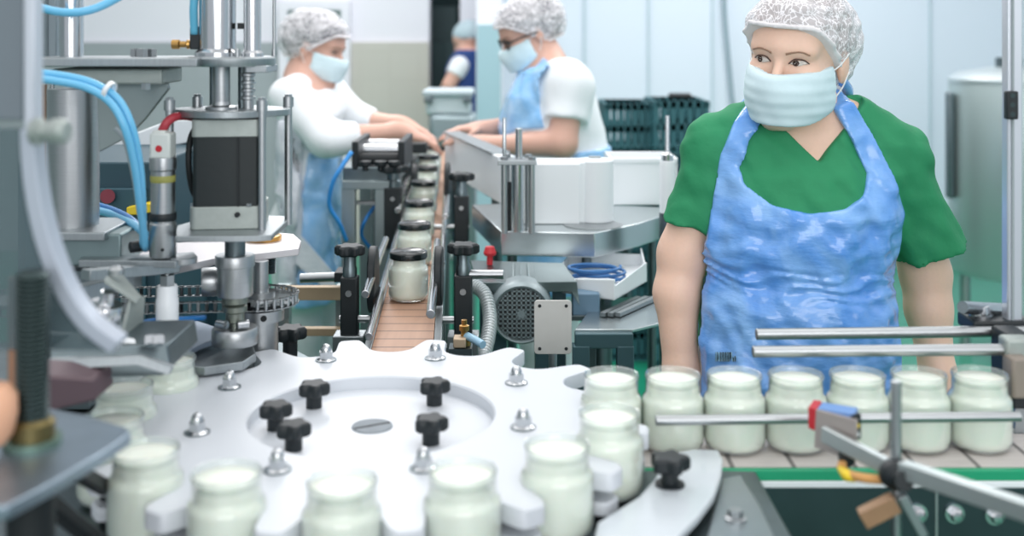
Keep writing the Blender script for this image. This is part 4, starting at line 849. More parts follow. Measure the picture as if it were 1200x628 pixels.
b = BM(); lathe(b, [(R*.82, -.0), (R*.90, -.004), (R*.98, .006), (R, .02), (R, .07), (R*.96, .075), (0, .075)], c, (0, 1, 0), 64); lathe(b, [(0, .004), (R*.82, .004), (R*.82, .0)], c, (0, 1, 0), 64); fc = obj('fan_cover', b, MG, t)
b = BM(); lathe(b, [(0, -.0005), (R*.8, -.0005), (R*.8, .003), (0, .003)], c, (0, 1, 0), 64); obj('dark_recess', b, RUBBER, fc)
b = BM(); n = 11
for i in range(n):
    o = (-1+2*(i+.5)/n)*R*.8; hl = math.sqrt(max(0, (R*.8)**2-o*o))
    box(b, (c.x+o, c.y-.002, c.z), (.0032, .003, 2*hl)); box(b, (c.x, c.y-.002, c.z+o), (2*hl, .003, .0032))
lathe(b, [(0, -.004), (R*.13, -.004), (R*.14, 0), (0, 0)], c, (0, 1, 0), 24); obj('grille', b, MG, fc)
b = BM(); cyl(b, c+Vector((0, .07, 0)), c+Vector((0, .22, 0)), R*.86, seg=48)
for i in range(24): q = 2*math.pi*i/24; box(b, (c.x+R*.9*math.cos(q), c.y+.145, c.z+R*.9*math.sin(q)), (.012, .14, .004), Matrix.Rotation(-q, 3, 'Y'))
obj('body', b, MG, t)
for sx_ in (-1, 1): b = BM(); box(b, (c.x+sx_*R*.7, c.y+.14, (c.z-R*.6)/2), (.03, .12, c.z-R*.6)); obj('foot', b, TEALF, t)
p = at(692, 357, 2.5); b = BM(); boxp(b, 671, 344, 703, 372, 2.47, .05); o = obj('junction_box', b, mat('blue_grey_box', (104, 134, 158), .45), bevel=.003)
tag(o, 'small blue grey junction box right of the fan motor', 'box')
b = BM(); boxp(b, 657, 370, 705, 376, 2.46, .08); box(b, (at(690, 0, 2.5).x, 2.5, .45), (.03, .03, .92)); tag(obj('box_shelf', b, DSTEEL, bevel=.001), 'narrow dark steel shelf under the junction box', 'shelf')
# teal machine frame on the right of the motor
t = thing('frame_table', 'teal steel frame table with sloping sheet top right of the fan motor', 'frame', (at(720, 0, 2.7).x, 2.7, 0))
zf = .93; b = BM(); prism(b, [T(674, 386, zf), T(742, 386, zf), T(800, 372, zf), T(800, 345, zf), T(700, 350, zf)], (0, 0, -.006)); obj('sheet_top', b, MATS['bright_sheet_steel'], t, bevel=.001)
b = BM(); a, c = T(674, 388, zf), T(742, 388, zf); bar(b, a+Vector((0, .012, -.02)), c+Vector((0, .012, -.02)), .03, .03); obj('rail', b, TEALF, t, bevel=.002)
for px in (681, 733):
    p = T(px, 388, zf); b = BM(); box(b, (p.x, p.y+.012, .45), (.034, .034, .9)); obj('leg', b, TEALF, t, bevel=.002)
p = T(790, 350, zf); b = BM(); box(b, (p.x, p.y, .46), (.034, .034, .92)); obj('leg', b, TEALF, t)
for i in range(3):
    a = T(706+i*9, 372, zf); c = T(748+i*10, 352, zf); b = BM(); bar(b, a+Vector((0, 0, .006)), c+Vector((0, 0, .006)), .012, .008); obj('slat', b, STEELF, t)
# white tray with a coiled blue hose
zl = .955; t = thing('white_tray', 'shallow white tray holding the coiled blue cable under the infeed table', 'tray', T(705, 335, zl))
b = BM(); o = [T(*q, zl) for q in ((650, 342), (720, 352), (758, 330), (752, 312), (665, 314))]; prism(b, o, (0, 0, .004))
for i in range(5):
    a, c = o[i], o[(i+1) % 5]; prism(b, [a, c, c+Vector((0, 0, .045)), a+Vector((0, 0, .03))], ((sum((v.x for v in o))/5-(a.x+c.x)/2)*.04, (sum((v.y for v in o))/5-(a.y+c.y)/2)*.04, 0))
obj('tray', b, WHITEP, t, bevel=.001)
p = T(702, 335, zl); b = BM(); cyl(b, (p.x, p.y, 0), (p.x, p.y, zl), .03); obj('stand', b, DSTEEL, t)
p = T(700, 330, zl+.012); b = BM(); pts = []
for i in range(61): q = 2*math.pi*i/12; r = .055+.012*math.sin(i*.37); pts.append((p.x+r*math.cos(q), p.y+r*.8*math.sin(q), p.z+.0006*i))
tube(b, pts, .0035, 8, n=3); tag(obj('coiled_cable', b, mat('dark_blue_cable', (52, 110, 168), .4), ang=0), 'coil of blue cable lying in the white tray', 'cable')
b = BM(); cyl(b, at(574, 297, 2.62), at(574, 310, 2.62), .007); lathe(b, [(0, 0), (.013, 0), (.015, .006), (.010, .020), (0, .022)], at(574, 299, 2.62), seg=24); tag(obj('red_button', b, RED), 'red stop button below the left corner of the infeed table', 'button')
# ribbed hose and brass valve beside the belt
b = BM(); pr = []; base = [at(*q) for q in ((552, 332, 2.36), (568, 345, 2.34), (574, 370, 2.30), (572, 395, 2.24), (566, 420, 2.18))]
tube(b, base, lambda u: .0135+.0016*math.sin(u*190), 16, n=40); tag(obj('ribbed_hose', b, mat('ribbed_hose_grey', (176, 184, 186), .35, .4), ang=0), 'silver ribbed hose curving down beside the right near knob post', 'hose')
D = 2.0; p = at(544, 404, D); t = thing('brass_valve', 'small brass valve with a blue hose stub behind the wheel', 'valve', p)
b = BM(); lathe(b, [(0, 0), (.012, 0), (.012, .012), (.006, .014), (.006, .024), (.009, .026), (.009, .034), (.005, .036), (.005, .044), (0, .045)], p, seg=20); obj('body', b, BRASS, t)
b = BM(); boxp(b, 531, 397, 546, 408, D-.02, .03); obj('base_block', b, mat('pale_brass_block', (198, 176, 150), .4, .4), t, bevel=.002)
b = BM(); tube(b, [at(546, 393, D), at(556, 398, D-.02), at(566, 404, D-.04)], .007, 12); obj('hose_stub', b, mat('pale_hose', (150, 190, 214), .3), t)
b = BM(); a = at(540, 408, D); box(b, (a.x, D, (a.z+.004)/2), (.04, .04, a.z+.004)); obj('stand', b, DSTEEL, t)

# ---------------------------------------------------------------- roller unit and frames left of the rear conveyor
D = 3.1; t = thing('roller_unit', 'square tube machine frame with silver rollers left of the far jars', 'machine', (at(410, 0, D).x, D+.2, 0))
FRM = mat('pale_frame_steel', (150, 162, 164), .4, .7)
for px in (409, 448):
    for dy in (0, .36): p = at(px, 219, D); b = BM(); box(b, (p.x, D+dy, p.z/2), (.036, .036, p.z)); obj('leg', b, FRM, t, bevel=.002)
b = BM(); boxp(b, 401, 212, 456, 222, D-.02, .04); boxp(b, 401, 212, 409, 222, D, .38); obj('top_rail', b, FRM, t, bevel=.002)
b = BM(); boxp(b, 414, 236, 448, 240, D+.02, .02); obj('cross_tube', b, STEEL, t)
b = BM(); boxp(b, 402, 196, 468, 213, D, .34); obj('deck', b, DSTEEL, t, bevel=.003)
for y0, dy, m in ((176, .10, CHROME), (186, .04, RUBBER), (170, .22, CHROME)):
    a, c = at(420, y0, D+dy), at(468, y0, D+dy); b = BM(); cyl(b, a, c, .017); obj('roller', b, m, t)
for px in (416, 470):
    b = BM(); boxp(b, px-4, 166, px+4, 200, D, .26); obj('bearing_plate', b, BLACK, t, bevel=.003)
for px in (428, 446, 462):
    p = at(px, 200, D-.02); b = BM(); lathe(b, [(0, 0), (.008, 0), (.008, .012), (.017, .016), (.017, .026), (0, .028)], p, seg=20); obj('knob', b, BLACK, t)
b = BM(); boxp(b, 456, 168, 500, 180, 3.7, .05); obj('drive_block', b, BLACK, t, bevel=.004); 
b = BM(); p = at(478, 178, 3.72); box(b, (p.x, p.y, p.z/2), (.03, .03, p.z)); obj('drive_post', b, BLACK, t)
hose([(412, 178, 3.0), (400, 196, 2.98), (390, 214, 2.98), (386, 240, 3.0), (398, 262, 3.02), (406, 282, 3.05)], .006, 'bright blue hose looping in front of the roller unit legs', mat('bright_blue_hose', (60, 150, 226), .3))
hose([(440, 240, 3.15), (428, 258, 3.1), (424, 276, 3.12), (438, 296, 3.15)], .005, 'blue hose hanging between the roller unit legs', BLUEC)
D = 3.9; t = thing('end_machine', 'dark machine block at the far end of the rear conveyor', 'machine', (at(470, 0, D).x, D+.2, 0))
b = BM(); boxp(b, 440, 192, 482, 214, D, .3); obj('body', b, BLACK, t, bevel=.005)
b = BM(); boxp(b, 452, 178, 478, 192, D+.05, .2); obj('head', b, STEELF, t, bevel=.004)
for px in (446, 476): p = at(px, 213, D+.1); b = BM(); box(b, (p.x, p.y, p.z/2), (.05, .05, p.z)); obj('leg', b, DSTEEL, t)
# tan cross beams and a steel leg behind the wheel
D = 2.45; t = thing('cross_frame', 'tan cross beams behind the wheel, left of the near knob post', 'frame', (at(365, 0, D).x, D, 0))
for y in (343, 388): b = BM(); a, c = at(330, y, D), at(404, y, D); bar(b, a, c, .022, .028 if y == 343 else .016); obj('beam', b, TAN, t, bevel=.001)
for px in (330, 401): p = at(px, 336, D+.012); b = BM(); box(b, (p.x, p.y+.02, p.z/2), (.03, .03, p.z)); obj('upright', b, FRM, t)
b = BM(); cyl(b, at(352, 326, D-.03), at(402, 324, D-.03), .010); obj('rod', b, STEEL, t)
for px in (398,): b = BM(); p = at(px, 324, D-.03); box(b, (p.x, p.y+.02, p.z), (.02, .06, .02)); obj('rod_clamp', b, BLACK, t)
# ---------------------------------------------------------------- people: one continuous surface each, grown from a distance field
class Field:
    def __init__(s, lo, hi, h):
        s.lo = np.array(lo, float); s.h = h; s.n = np.maximum(2, np.ceil((np.array(hi)-s.lo)/h).astype(int)+1)
        s.ax = [s.lo[i]+h*np.arange(s.n[i]) for i in range(3)]; s.F = np.full(s.n, 1.0, np.float32)
    def win(s, lo, hi):
        a = np.clip(np.floor((np.array(lo)-s.lo)/s.h).astype(int), 0, s.n-1); b = np.clip(np.ceil((np.array(hi)-s.lo)/s.h).astype(int)+1, 1, s.n)
        sl = tuple(slice(int(i), int(max(j, i+1))) for i, j in zip(a, b))
        X = s.ax[0][sl[0]][:, None, None].astype(np.float32); Y = s.ax[1][sl[1]][None, :, None].astype(np.float32); Z = s.ax[2][sl[2]][None, None, :].astype(np.float32)
        return sl, X, Y, Z
    def full(s): return s.win(s.lo, s.lo+s.h*s.n)[1:]
    def join(s, sl, d, k, sub=False):
        A = s.F[sl]
        if sub: A = -A
        if k > 0: hh = np.clip(.5+.5*(A-d)/k, 0, 1); r = A*(1-hh)+d*hh-k*hh*(1-hh)
        else: r = np.minimum(A, d)
        s.F[sl] = -r if sub else r
    def cone(s, a, b, ra, rb=None, k=.02, cut=None, sub=False):
        rb = ra if rb is None else rb; a = np.array(a, float); b = np.array(b, float); m = max(ra, rb)+k+.05
        sl, X, Y, Z = s.win(np.minimum(a, b)-m, np.maximum(a, b)+m); v = b-a; L = max(float(v@v), 1e-12)
        t = np.clip(((X-a[0])*v[0]+(Y-a[1])*v[1]+(Z-a[2])*v[2])/L, 0, 1)
        d = np.sqrt((X-a[0]-t*v[0])**2+(Y-a[1]-t*v[1])**2+(Z-a[2]-t*v[2])**2)-(ra+t*(rb-ra))
        if cut is not None:
            p, n_ = np.array(cut[0]), np.array(cut[1], float); n_ = n_/np.linalg.norm(n_)
            d = np.maximum(d, (X-p[0])*n_[0]+(Y-p[1])*n_[1]+(Z-p[2])*n_[2])
        s.join(sl, d.astype(np.float32), k, sub)
    def ell(s, c, r, M=None, k=.02, sub=False):
        c = np.array(c, float); r = np.array(r, float); m = float(r.max())+k+.05
        sl, X, Y, Z = s.win(c-m, c+m); P = (X-c[0], Y-c[1], Z-c[2])
        if M is not None: M = np.array(M); P = tuple(P[0]*M[0, i]+P[1]*M[1, i]+P[2]*M[2, i] for i in range(3))
        k0 = np.sqrt(sum((P[i]/r[i])**2 for i in range(3))); k1 = np.sqrt(sum((P[i]/r[i]**2)**2 for i in range(3)))+1e-9
        s.join(sl, (k0*(k0-1)/k1).astype(np.float32), k, sub)
    def loft(s, rows, k=.04, off=0.0):
        rows = sorted(rows); R_ = np.array(rows, float); m = .12
        lo = (min(R_[:, 1]-R_[:, 3])-m, min(R_[:, 2]-R_[:, 4])-m, R_[0, 0]-m); hi = (max(R_[:, 1]+R_[:, 3])+m, max(R_[:, 2]+R_[:, 4])+m, R_[-1, 0]+m)
        sl, X, Y, Z = s.win(lo, hi); z = Z[0, 0]
        sm = lambda c: np.interp(z, R_[:, 0], R_[:, c])[None, None, :]
        cx_, cy_, a, b = sm(1), sm(2), sm(3)+off, sm(4)+off
        p = 2.4; ux, uy = np.abs((X-cx_)/a), np.abs((Y-cy_)/b); rr = (ux**p+uy**p)**(1/p); g = np.sqrt((ux/a)**2+(uy/b)**2)/np.maximum(rr, 1e-6)+1e-9
        d = (rr-1)*rr/np.maximum(rr*g, 1e-6); d = np.where(rr < .3, -.03, d)
        d = np.maximum(d, np.maximum(Z-R_[-1, 0], R_[0, 0]-Z)); s.join(sl, d.astype(np.float32), k)
    def blank(s): g = s.copy(); g.F[:] = 1.0; return g
    def copy(s): g = object.__new__(Field); g.__dict__.update(s.__dict__); g.F = s.F.copy(); return g
    def sample(s, p):
        i = np.clip(np.round((np.array(p)-s.lo)/s.h).astype(int), 0, s.n-1); return s.F[tuple(i)]
    def surf(s, p, d, n=400):                 # first surface point from p along d
        p = Vector(p); d = Vector(d).normalized()
        for i in range(n):
            q = p+d*(i*.001)
            if s.sample(q) < 0: return q
        return p+d*.1
    def mesh(s, name, smooth=2):
        F = s.F.copy()
        for ax in range(3):
            sl = [slice(None)]*3
            for e_ in (0, -1): sl[ax] = e_; F[tuple(sl)] = np.maximum(F[tuple(sl)], .01)
        I = F < 0; n = np.array(F.shape)-1
        c = np.zeros(n, np.int8)
        for dx in (0, 1):
            for dy in (0, 1):
                for dz in (0, 1): c += I[dx:n[0]+dx, dy:n[1]+dy, dz:n[2]+dz]
        ijk = np.argwhere((c > 0) & (c < 8)); idx = np.full(n, -1, np.int64); idx[tuple(ijk.T)] = np.arange(len(ijk))
        acc = np.zeros((len(ijk), 3)); cnt = np.zeros(len(ijk))
        crn = [(0,0,0),(1,0,0),(0,1,0),(1,1,0),(0,0,1),(1,0,1),(0,1,1),(1,1,1)]
        for a in range(8):
            for b_ in range(a+1, 8):
                A, B_ = np.array(crn[a]), np.array(crn[b_])
                if np.abs(A-B_).sum() != 1: continue
                f0 = F[tuple((ijk+A).T)].astype(float); f1 = F[tuple((ijk+B_).T)].astype(float); cr = (f0 < 0) != (f1 < 0)
                t = np.where(cr, f0/np.where(cr, f0-f1, 1), 0)[:, None]; acc += np.where(cr[:, None], A+t*(B_-A), 0); cnt += cr
        V = s.lo+(ijk+acc/np.maximum(cnt, 1)[:, None])*s.h; Q = []
        for ax in range(3):
            o1, o2 = (ax+1) % 3, (ax+2) % 3; sa = [slice(None)]*3; sb = [slice(None)]*3; sa[ax] = slice(0, -1); sb[ax] = slice(1, None)
            e_ = np.argwhere(I[tuple(sa)] != I[tuple(sb)]); e_ = e_[(e_[:, o1] > 0) & (e_[:, o2] > 0) & (e_[:, o1] < n[o1]) & (e_[:, o2] < n[o2])]
            d1 = np.zeros(3, int); d1[o1] = 1; d2 = np.zeros(3, int); d2[o2] = 1
            q = np.stack([idx[tuple((e_-d1-d2).T)], idx[tuple((e_-d2).T)], idx[tuple(e_.T)], idx[tuple((e_-d1).T)]], 1)
            fl = ~I[tuple(e_.T)]; q[fl] = q[fl][:, ::-1]; Q.append(q)
        Q = np.concatenate(Q); Q = Q[(Q >= 0).all(1)]
        for _ in range(smooth):                    # even out the grid steps
            S_ = np.zeros_like(V); N_ = np.zeros(len(V))
            for i in range(4): np.add.at(S_, Q[:, i], V[Q[:, (i+1) % 4]]); np.add.at(S_, Q[:, (i+1) % 4], V[Q[:, i]]); np.add.at(N_, Q[:, i], 1); np.add.at(N_, Q[:, (i+1) % 4], 1)
            V = .5*V+.5*S_/np.maximum(N_, 1)[:, None]
        me = bpy.data.meshes.new(name); me.vertices.add(len(V)); me.vertices.foreach_set('co', V.astype(np.float32).ravel())
        me.loops.add(Q.size); me.loops.foreach_set('vertex_index', Q.ravel().astype(np.int32)); me.polygons.add(len(Q)); me.polygons.foreach_set('loop_start', np.arange(0, Q.size, 4, dtype=np.int32))
        me.update(calc_edges=True); me.validate(); return me
def poly2d(X, Z, pts):                        # signed distance to a closed outline
    d = np.full(np.broadcast(X, Z).shape, 9.0, np.float32); ins = np.zeros(d.shape, bool); n = len(pts)
    for i in range(n):
        ax, az = pts[i]; bx, bz = pts[(i+1) % n]; ex, ez = bx-ax, bz-az
        t = np.clip(((X-ax)*ex+(Z-az)*ez)/(ex*ex+ez*ez+1e-12), 0, 1); d = np.minimum(d, np.sqrt((X-ax-t*ex)**2+(Z-az-t*ez)**2))
        cr = ((az > Z) != (bz > Z)) & (X < (bx-ax)*(Z-az)/((bz-az) if abs(bz-az) > 1e-9 else 1e-9)+ax); ins ^= cr
    return np.where(ins, -d, d)
def folds(X, Y, Z, seed, amp, f, st=(1, 1, 1)):
    r = np.random.RandomState(seed); out = 0
    for i in range(5):
        k = r.normal(size=3)*f*np.array(st); k2 = r.normal(size=3)*f*.45; out = out+np.sin(k[0]*X+k[1]*Y+k[2]*Z+2.2*np.sin(k2[0]*X+k2[1]*Y+k2[2]*Z+r.rand()*6)+r.rand()*6)
    return (out*amp/2.2).astype(np.float32)

SKIN = mat('skin', (238, 200, 178), .45, 0, .04, 180, .04, sss=.15)
SKIN2 = mat('skin_flushed', (212, 168, 150), .5, 0, sss=.1)
EYEW = mat('eye_white', (222, 214, 206), .25); IRIS = mat('iris_brown', (58, 40, 32), .2); LASH = mat('lash', (72, 52, 44), .6); BROW = mat('brow_hair', (150, 118, 98), .7)
HAIR = mat('brown_hair', (140, 118, 108), .6, 0, .3, 60, .15, (1, 1, .25)); HAIR2 = mat('dark_hair', (66, 68, 80), .6, 0, .4, 60, .4)
MASKM = mat('mask_fabric', (212, 234, 240), .7, 0, .03, 90, .02); LOOP = mat('elastic', (236, 240, 240), .6)
SCRUB = mat('green_scrub_cotton', (38, 138, 92), .75, 0, .9, 22, .10); 
WHITEC = mat('white_coat_cotton', (238, 242, 245), .8, 0, .15, 22)
TROUS = mat('white_trousers', (214, 220, 222), .8)
SHOE = mat('white_clogs', (220, 224, 224), .5)
def film_mat(name, rgb, rgb2, alpha):
    m = mat(name, rgb, .17, 0, .45, 55, 0, (.8, 1, 2.0), coat=.4); n = m.node_tree.nodes; l = m.node_tree.links; b = n['Principled BSDF']
    nz = n.new('ShaderNodeTexNoise'); nz.inputs['Scale'].default_value = 9; nz.inputs['Detail'].default_value = 5; nz.inputs['Distortion'].default_value = 1.2
    t = n.new('ShaderNodeTexCoord'); l.new(t.outputs['Object'], nz.inputs['Vector']); r = n.new('ShaderNodeValToRGB'); r.color_ramp.elements[0].position = .35; r.color_ramp.elements[1].position = .68
    r.color_ramp.elements[0].color = (*lin(rgb), 1); r.color_ramp.elements[1].color = (*lin(rgb2), 1); l.new(nz.outputs[0], r.inputs[0]); l.new(r.outputs[0], b.inputs['Base Color']); b.inputs['Alpha'].default_value = alpha
    return m
APRON = film_mat('blue_apron_film', (92, 154, 230), (138, 188, 244), 1)
APRON2 = film_mat('light_blue_apron_film', (132, 190, 240), (172, 212, 246), 1)
CLEARF = film_mat('clear_plastic_film', (196, 204, 214), (238, 240, 246), .92)
def net_mat(name, base, scale):
    m = bpy.data.materials.new(name); m.use_nodes = True; n = m.node_tree.nodes; l = m.node_tree.links; out = n['Material Output']; b = n['Principled BSDF']
    b.inputs['Base Color'].default_value = (*lin((242, 240, 243)), 1); b.inputs['Roughness'].default_value = .6
    tr = n.new('ShaderNodeBsdfTransparent'); mx = n.new('ShaderNodeMixShader'); t = n.new('ShaderNodeTexCoord')
    v = n.new('ShaderNodeTexVoronoi'); v.feature = 'DISTANCE_TO_EDGE'; v.inputs['Scale'].default_value = scale
    nz = n.new('ShaderNodeTexNoise'); nz.inputs['Scale'].default_value = scale*.16; nz.inputs['Detail'].default_value = 4; nz.inputs['Distortion'].default_value = 1.0
    ad = n.new('ShaderNodeMixRGB'); ad.blend_type = 'ADD'; ad.inputs[0].default_value = .12; l.new(t.outputs['Object'], nz.inputs['Vector']); l.new(t.outputs['Object'], ad.inputs[1]); l.new(nz.outputs[1], ad.inputs[2]); l.new(ad.outputs[0], v.inputs['Vector'])
    r = n.new('ShaderNodeValToRGB'); r.color_ramp.elements[0].position = .03; r.color_ramp.elements[0].color = (.85,)*3+(1,); r.color_ramp.elements[1].position = .10; r.color_ramp.elements[1].color = (base,)*3+(1,)
    r2 = n.new('ShaderNodeValToRGB'); r2.color_ramp.elements[0].position = .30; r2.color_ramp.elements[0].color = (0,)*3+(1,); r2.color_ramp.elements[1].position = .75; r2.color_ramp.elements[1].color = (.38,)*3+(1,)
    l.new(v.outputs['Distance'], r.inputs[0]); l.new(nz.outputs[0], r2.inputs[0])
    s = n.new('ShaderNodeMath'); s.operation = 'ADD'; s.use_clamp = True; l.new(r.outputs[0], s.inputs[0]); l.new(r2.outputs[0], s.inputs[1])
    l.new(s.outputs[0], mx.inputs[0]); l.new(tr.outputs[0], mx.inputs[1]); l.new(b.outputs[0], mx.inputs[2]); l.new(mx.outputs[0], out.inputs[0]); return m
NET = net_mat('hair_net_gauze', .32, 75); NET2 = net_mat('hair_net_gauze_soft', .14, 80)

def frame(fwd):
    f = Vector(fwd).normalized(); lat = f.cross(Vector((0, 0, 1))).normalized(); up = lat.cross(f)
    return Matrix((lat, f, up)).transposed()                   # columns: lateral, forward, up
def add_head(G, C, R, sc=1.0):
    P = lambda x, y, z: C+R @ (Vector((x, y, z))*sc); r = lambda *v: [q*sc for q in v]
    G.ell(P(0, -.015, .035), r(.073, .094, .080), R, .02); G.ell(P(0, .028, -.028), r(.062, .062, .082), R, .03)
    for s in (-1, 1):
        G.cone(P(s*.050, .005, -.055), P(s*.012, .072, -.094), .016*sc, .015*sc, .03)
        G.ell(P(s*.036, .062, -.026), r(.026, .022, .026), R, .02)
        G.ell(P(s*.076, -.008, -.012), r(.009, .018, .030), R, .006)
        G.cone(P(s*.006, .090, .020), P(s*.046, .076, .018), .009*sc, .008*sc, .014)
    G.ell(P(0, .058, .045), r(.055, .034, .045), R, .03); G.cone(P(-.012, .078, -.098), P(.012, .078, -.098), .014*sc, k=.02)
    for s in (-1, 1): G.ell(P(s*.032, .101, .001), r(.017, .012, .010), R, .010, sub=True)
    G.cone(P(0, .090, .006), P(0, .108, -.034), .0065*sc, .010*sc, .010); G.cone(P(-.011, .095, -.038), P(.011, .095, -.038), .0075*sc, k=.008)
    G.cone(P(-.018, .088, -.066), P(.018, .088, -.066), .006*sc, k=.006); G.cone(P(-.014, .088, -.074), P(.014, .088, -.074), .007*sc, k=.006)
    return P
def add_hand(G, Wp, d, back, thumb, curl=.5, sc=1.0, k=.006):
    d = Vector(d).normalized(); th = Vector(thumb); th = (th-d*th.dot(d)).normalized(); bk = th.cross(d).normalized()
    if bk.dot(Vector(back)) < 0: bk = -bk
    Wp = Vector(Wp); M = Matrix((th, d, bk)).transposed()
    G.ell(Wp+d*.048*sc, [.040*sc, .054*sc, .016*sc], M, .02); G.cone(Wp-d*.02, Wp+d*.03*sc, .026*sc, .024*sc, .02)
    for i, (o, L) in enumerate(((.030, .072), (.010, .080), (-.010, .075), (-.029, .058))):
        a = Wp+d*(.088-.004*abs(i-1))*sc+th*o*sc; d1 = (d*math.cos(curl*.6)-bk*math.sin(curl*.6)).normalized(); b = a+d1*L*.5*sc
        d2 = (d*math.cos(curl*1.5)-bk*math.sin(curl*1.5)).normalized(); c = b+d2*L*.5*sc
        G.cone(a-d*.02*sc, a, .0095*sc, .0092*sc, k); G.cone(a, b, .0092*sc, .0085*sc, k); G.cone(b, c, .0083*sc, .0068*sc, k)
    a = Wp+d*.022*sc+th*.026*sc; b = a+(d*.55+th*.75-bk*.25).normalized()*.036*sc; c = b+(d*.9+th*.3-bk*.4).normalized()*.030*sc
    G.cone(a, b, .0125*sc, .0105*sc, .01); G.cone(b, c, .0100*sc, .0080*sc, k)
def face_patch(name, G, P, R, outline, m, parent, off, sag=.0):
    # small sheet lying on the face: an outline in head coordinates (x, z), each point dropped onto the skin
    b = BM(); cx_, cz_ = sum(p[0] for p in outline)/len(outline), sum(p[1] for p in outline)/len(outline); f = R @ Vector((0, 1, 0)); rows = []
    for s in (1, .66, .33):
        rows.append([b.verts.new(G.surf(P(cx_+(x-cx_)*s, .16, cz_+(z-cz_)*s), -f)+f*(off+sag*(1-s*s))) for x, z in outline])
    for a, c in zip(rows, rows[1:]): skin(b, a, c)
    b.faces.new(rows[-1]); lo = [b.verts.new(v.co-f*.004) for v in rows[0]]; skin(b, lo, rows[0]); b.faces.new(lo[::-1])
    return obj(name, b, m, parent, ang=0)
def almond(cx_, cz_, w, h, n=20, tilt=0):
    o = []
    for i in range(n):
        q = 2*math.pi*i/n; x = w*math.cos(q); z = h*math.sin(q)*(1-.35*abs(math.cos(q))); o.append((cx_+x, cz_+z+tilt*x))
    return o
def add_face(G, P, R, root, gaze=0.0, brow=BROW):
    f = R @ Vector((0, 1, 0))
    for s in (-1, 1):
        e = face_patch('eye', G, P, R, almond(s*.031, .000, .0138, .0049, tilt=s*.08), EYEW, root, .0015, .0015)
        face_patch('iris', G, P, R, [(s*.031+gaze+.0051*math.cos(q), -.0004+.0049*math.sin(q)) for q in [2*math.pi*i/16 for i in range(16)]], IRIS, e, .0034, .0003)
        b = BM(); tube(b, [G.surf(P(s*.031+x, .16, z), -f)+f*.0022 for x, z in ((-.0155, -.001-s*.001), (-.008, .0052), (0, .0068), (.008, .0054), (.0155, -.001+s*.001))], .0011, 8); obj('lashes', b, LASH, e, ang=0)
        b = BM(); tube(b, [G.surf(P(s*x, .16, z), -f)+f*.0005 for x, z in ((.012, .0145), (.024, .0180), (.036, .0190), (.049, .0145))], lambda u: .0022-.0010*u, 8); obj('eyebrow', b, brow, root, ang=0)
def add_cap(C, R, P, root, bun, plane, netm, hairm, h, puff=.016, neck_fill=True):
    # hair close to the skull and the gauze net around it, both ending at the hairline
    ctr = P(0, -.02, .05); lo = [ctr[i]-.21 for i in range(3)]; hi = [ctr[i]+.21 for i in range(3)]
    def build(off, drop, seed, amp):
        G = Field(lo, hi, h); G.ell(P(0, -.015, .035), [.073+off, .094+off, .082+off], R, .02)
        G.ell(P(0, .058, .045), [.055+off, .034+off, .045+off], R, .03)
        for b_, r_ in bun: G.ell(P(*b_), [q+off for q in r_], R, .04)
        X, Y, Z = G.full(); rel = (X-C[0], Y-C[1], Z-C[2]); yl = sum(rel[i]*R[i][1] for i in range(3)); zl = sum(rel[i]*R[i][2] for i in range(3))
        G.F += folds(X, Y, Z, seed, amp, 70); line = plane(yl)-drop
        G.F = np.maximum(G.F, (line-zl)*.75).astype(np.float32)
        return G
    H_ = build(.004, -.002, 3, .0015); link('hair', H_.mesh('hair', 2), hairm, root, ang=0)
    N = build(puff, .006, 5, .0028); link('hair_net', N.mesh('hair_net', 1), netm, root, ang=0)
    X, Y, Z = N.full(); rel = (X-C[0], Y-C[1], Z-C[2]); yl = sum(rel[i]*R[i][1] for i in range(3)); zl = sum(rel[i]*R[i][2] for i in range(3))
    Bd = N.copy(); Bd.F = np.maximum(N.F-.0022, np.abs(zl-plane(yl)+.004)*.75-.0034).astype(np.float32); link('net_band', Bd.mesh('net_band', 1), mat('net_band_white', (240, 236, 238), .7, 0, .3, 220), root, ang=0)
    return N
def add_mask(G, C, R, P, root, h, seed=1):
    ctr = P(0, .04, -.06); lo = [ctr[i]-.14 for i in range(3)]; hi = [ctr[i]+.14 for i in range(3)]; M = Field(lo, hi, h)
    M.ell(P(0, .028, -.028), [.064, .064, .082], R, .03); M.ell(P(0, .055, -.060), [.052, .062, .054], R, .04); M.cone(P(0, .09, -.01), P(0, .108, -.04), .008, .012, .03)
    for s in (-1, 1): M.cone(P(s*.052, .005, -.055), P(s*.012, .078, -.100), .018, .017, .03)
    X, Y, Z = M.full(); rel = (X-C[0], Y-C[1], Z-C[2]); L = [sum(rel[i]*R[i][j] for i in range(3)) for j in range(3)]
    base = M.F-.0075+folds(X, Y, Z, seed, .0010, 60); pl = .0006*np.sin(L[2]*330)*(L[1] > .03)
    reg = np.maximum((L[2]-(-.008-.12*(L[1]-.03)))*.9, -.104+.15*np.clip(.08-L[1], 0, .08)*2-L[2]); reg = np.maximum(reg, .026-.25*np.clip(-.05-L[2], 0, .06)-L[1])
    M.F = np.maximum(np.maximum(base+pl, -(M.F+.004)), reg).astype(np.float32); link('face_mask', M.mesh('face_mask', 2), MASKM, root, ang=0)
    for s in (-1, 1):
        b = BM(); tube(b, [P(s*.068, .032, -.018), P(s*.078, .014, -.006), P(s*.086, -.004, .012)], .0013, 8)
        tube(b, [P(s*.062, .022, -.078), P(s*.078, .002, -.050), P(s*.086, -.010, -.02)], .0013, 8); obj('ear_loop', b, LOOP, root, ang=0)
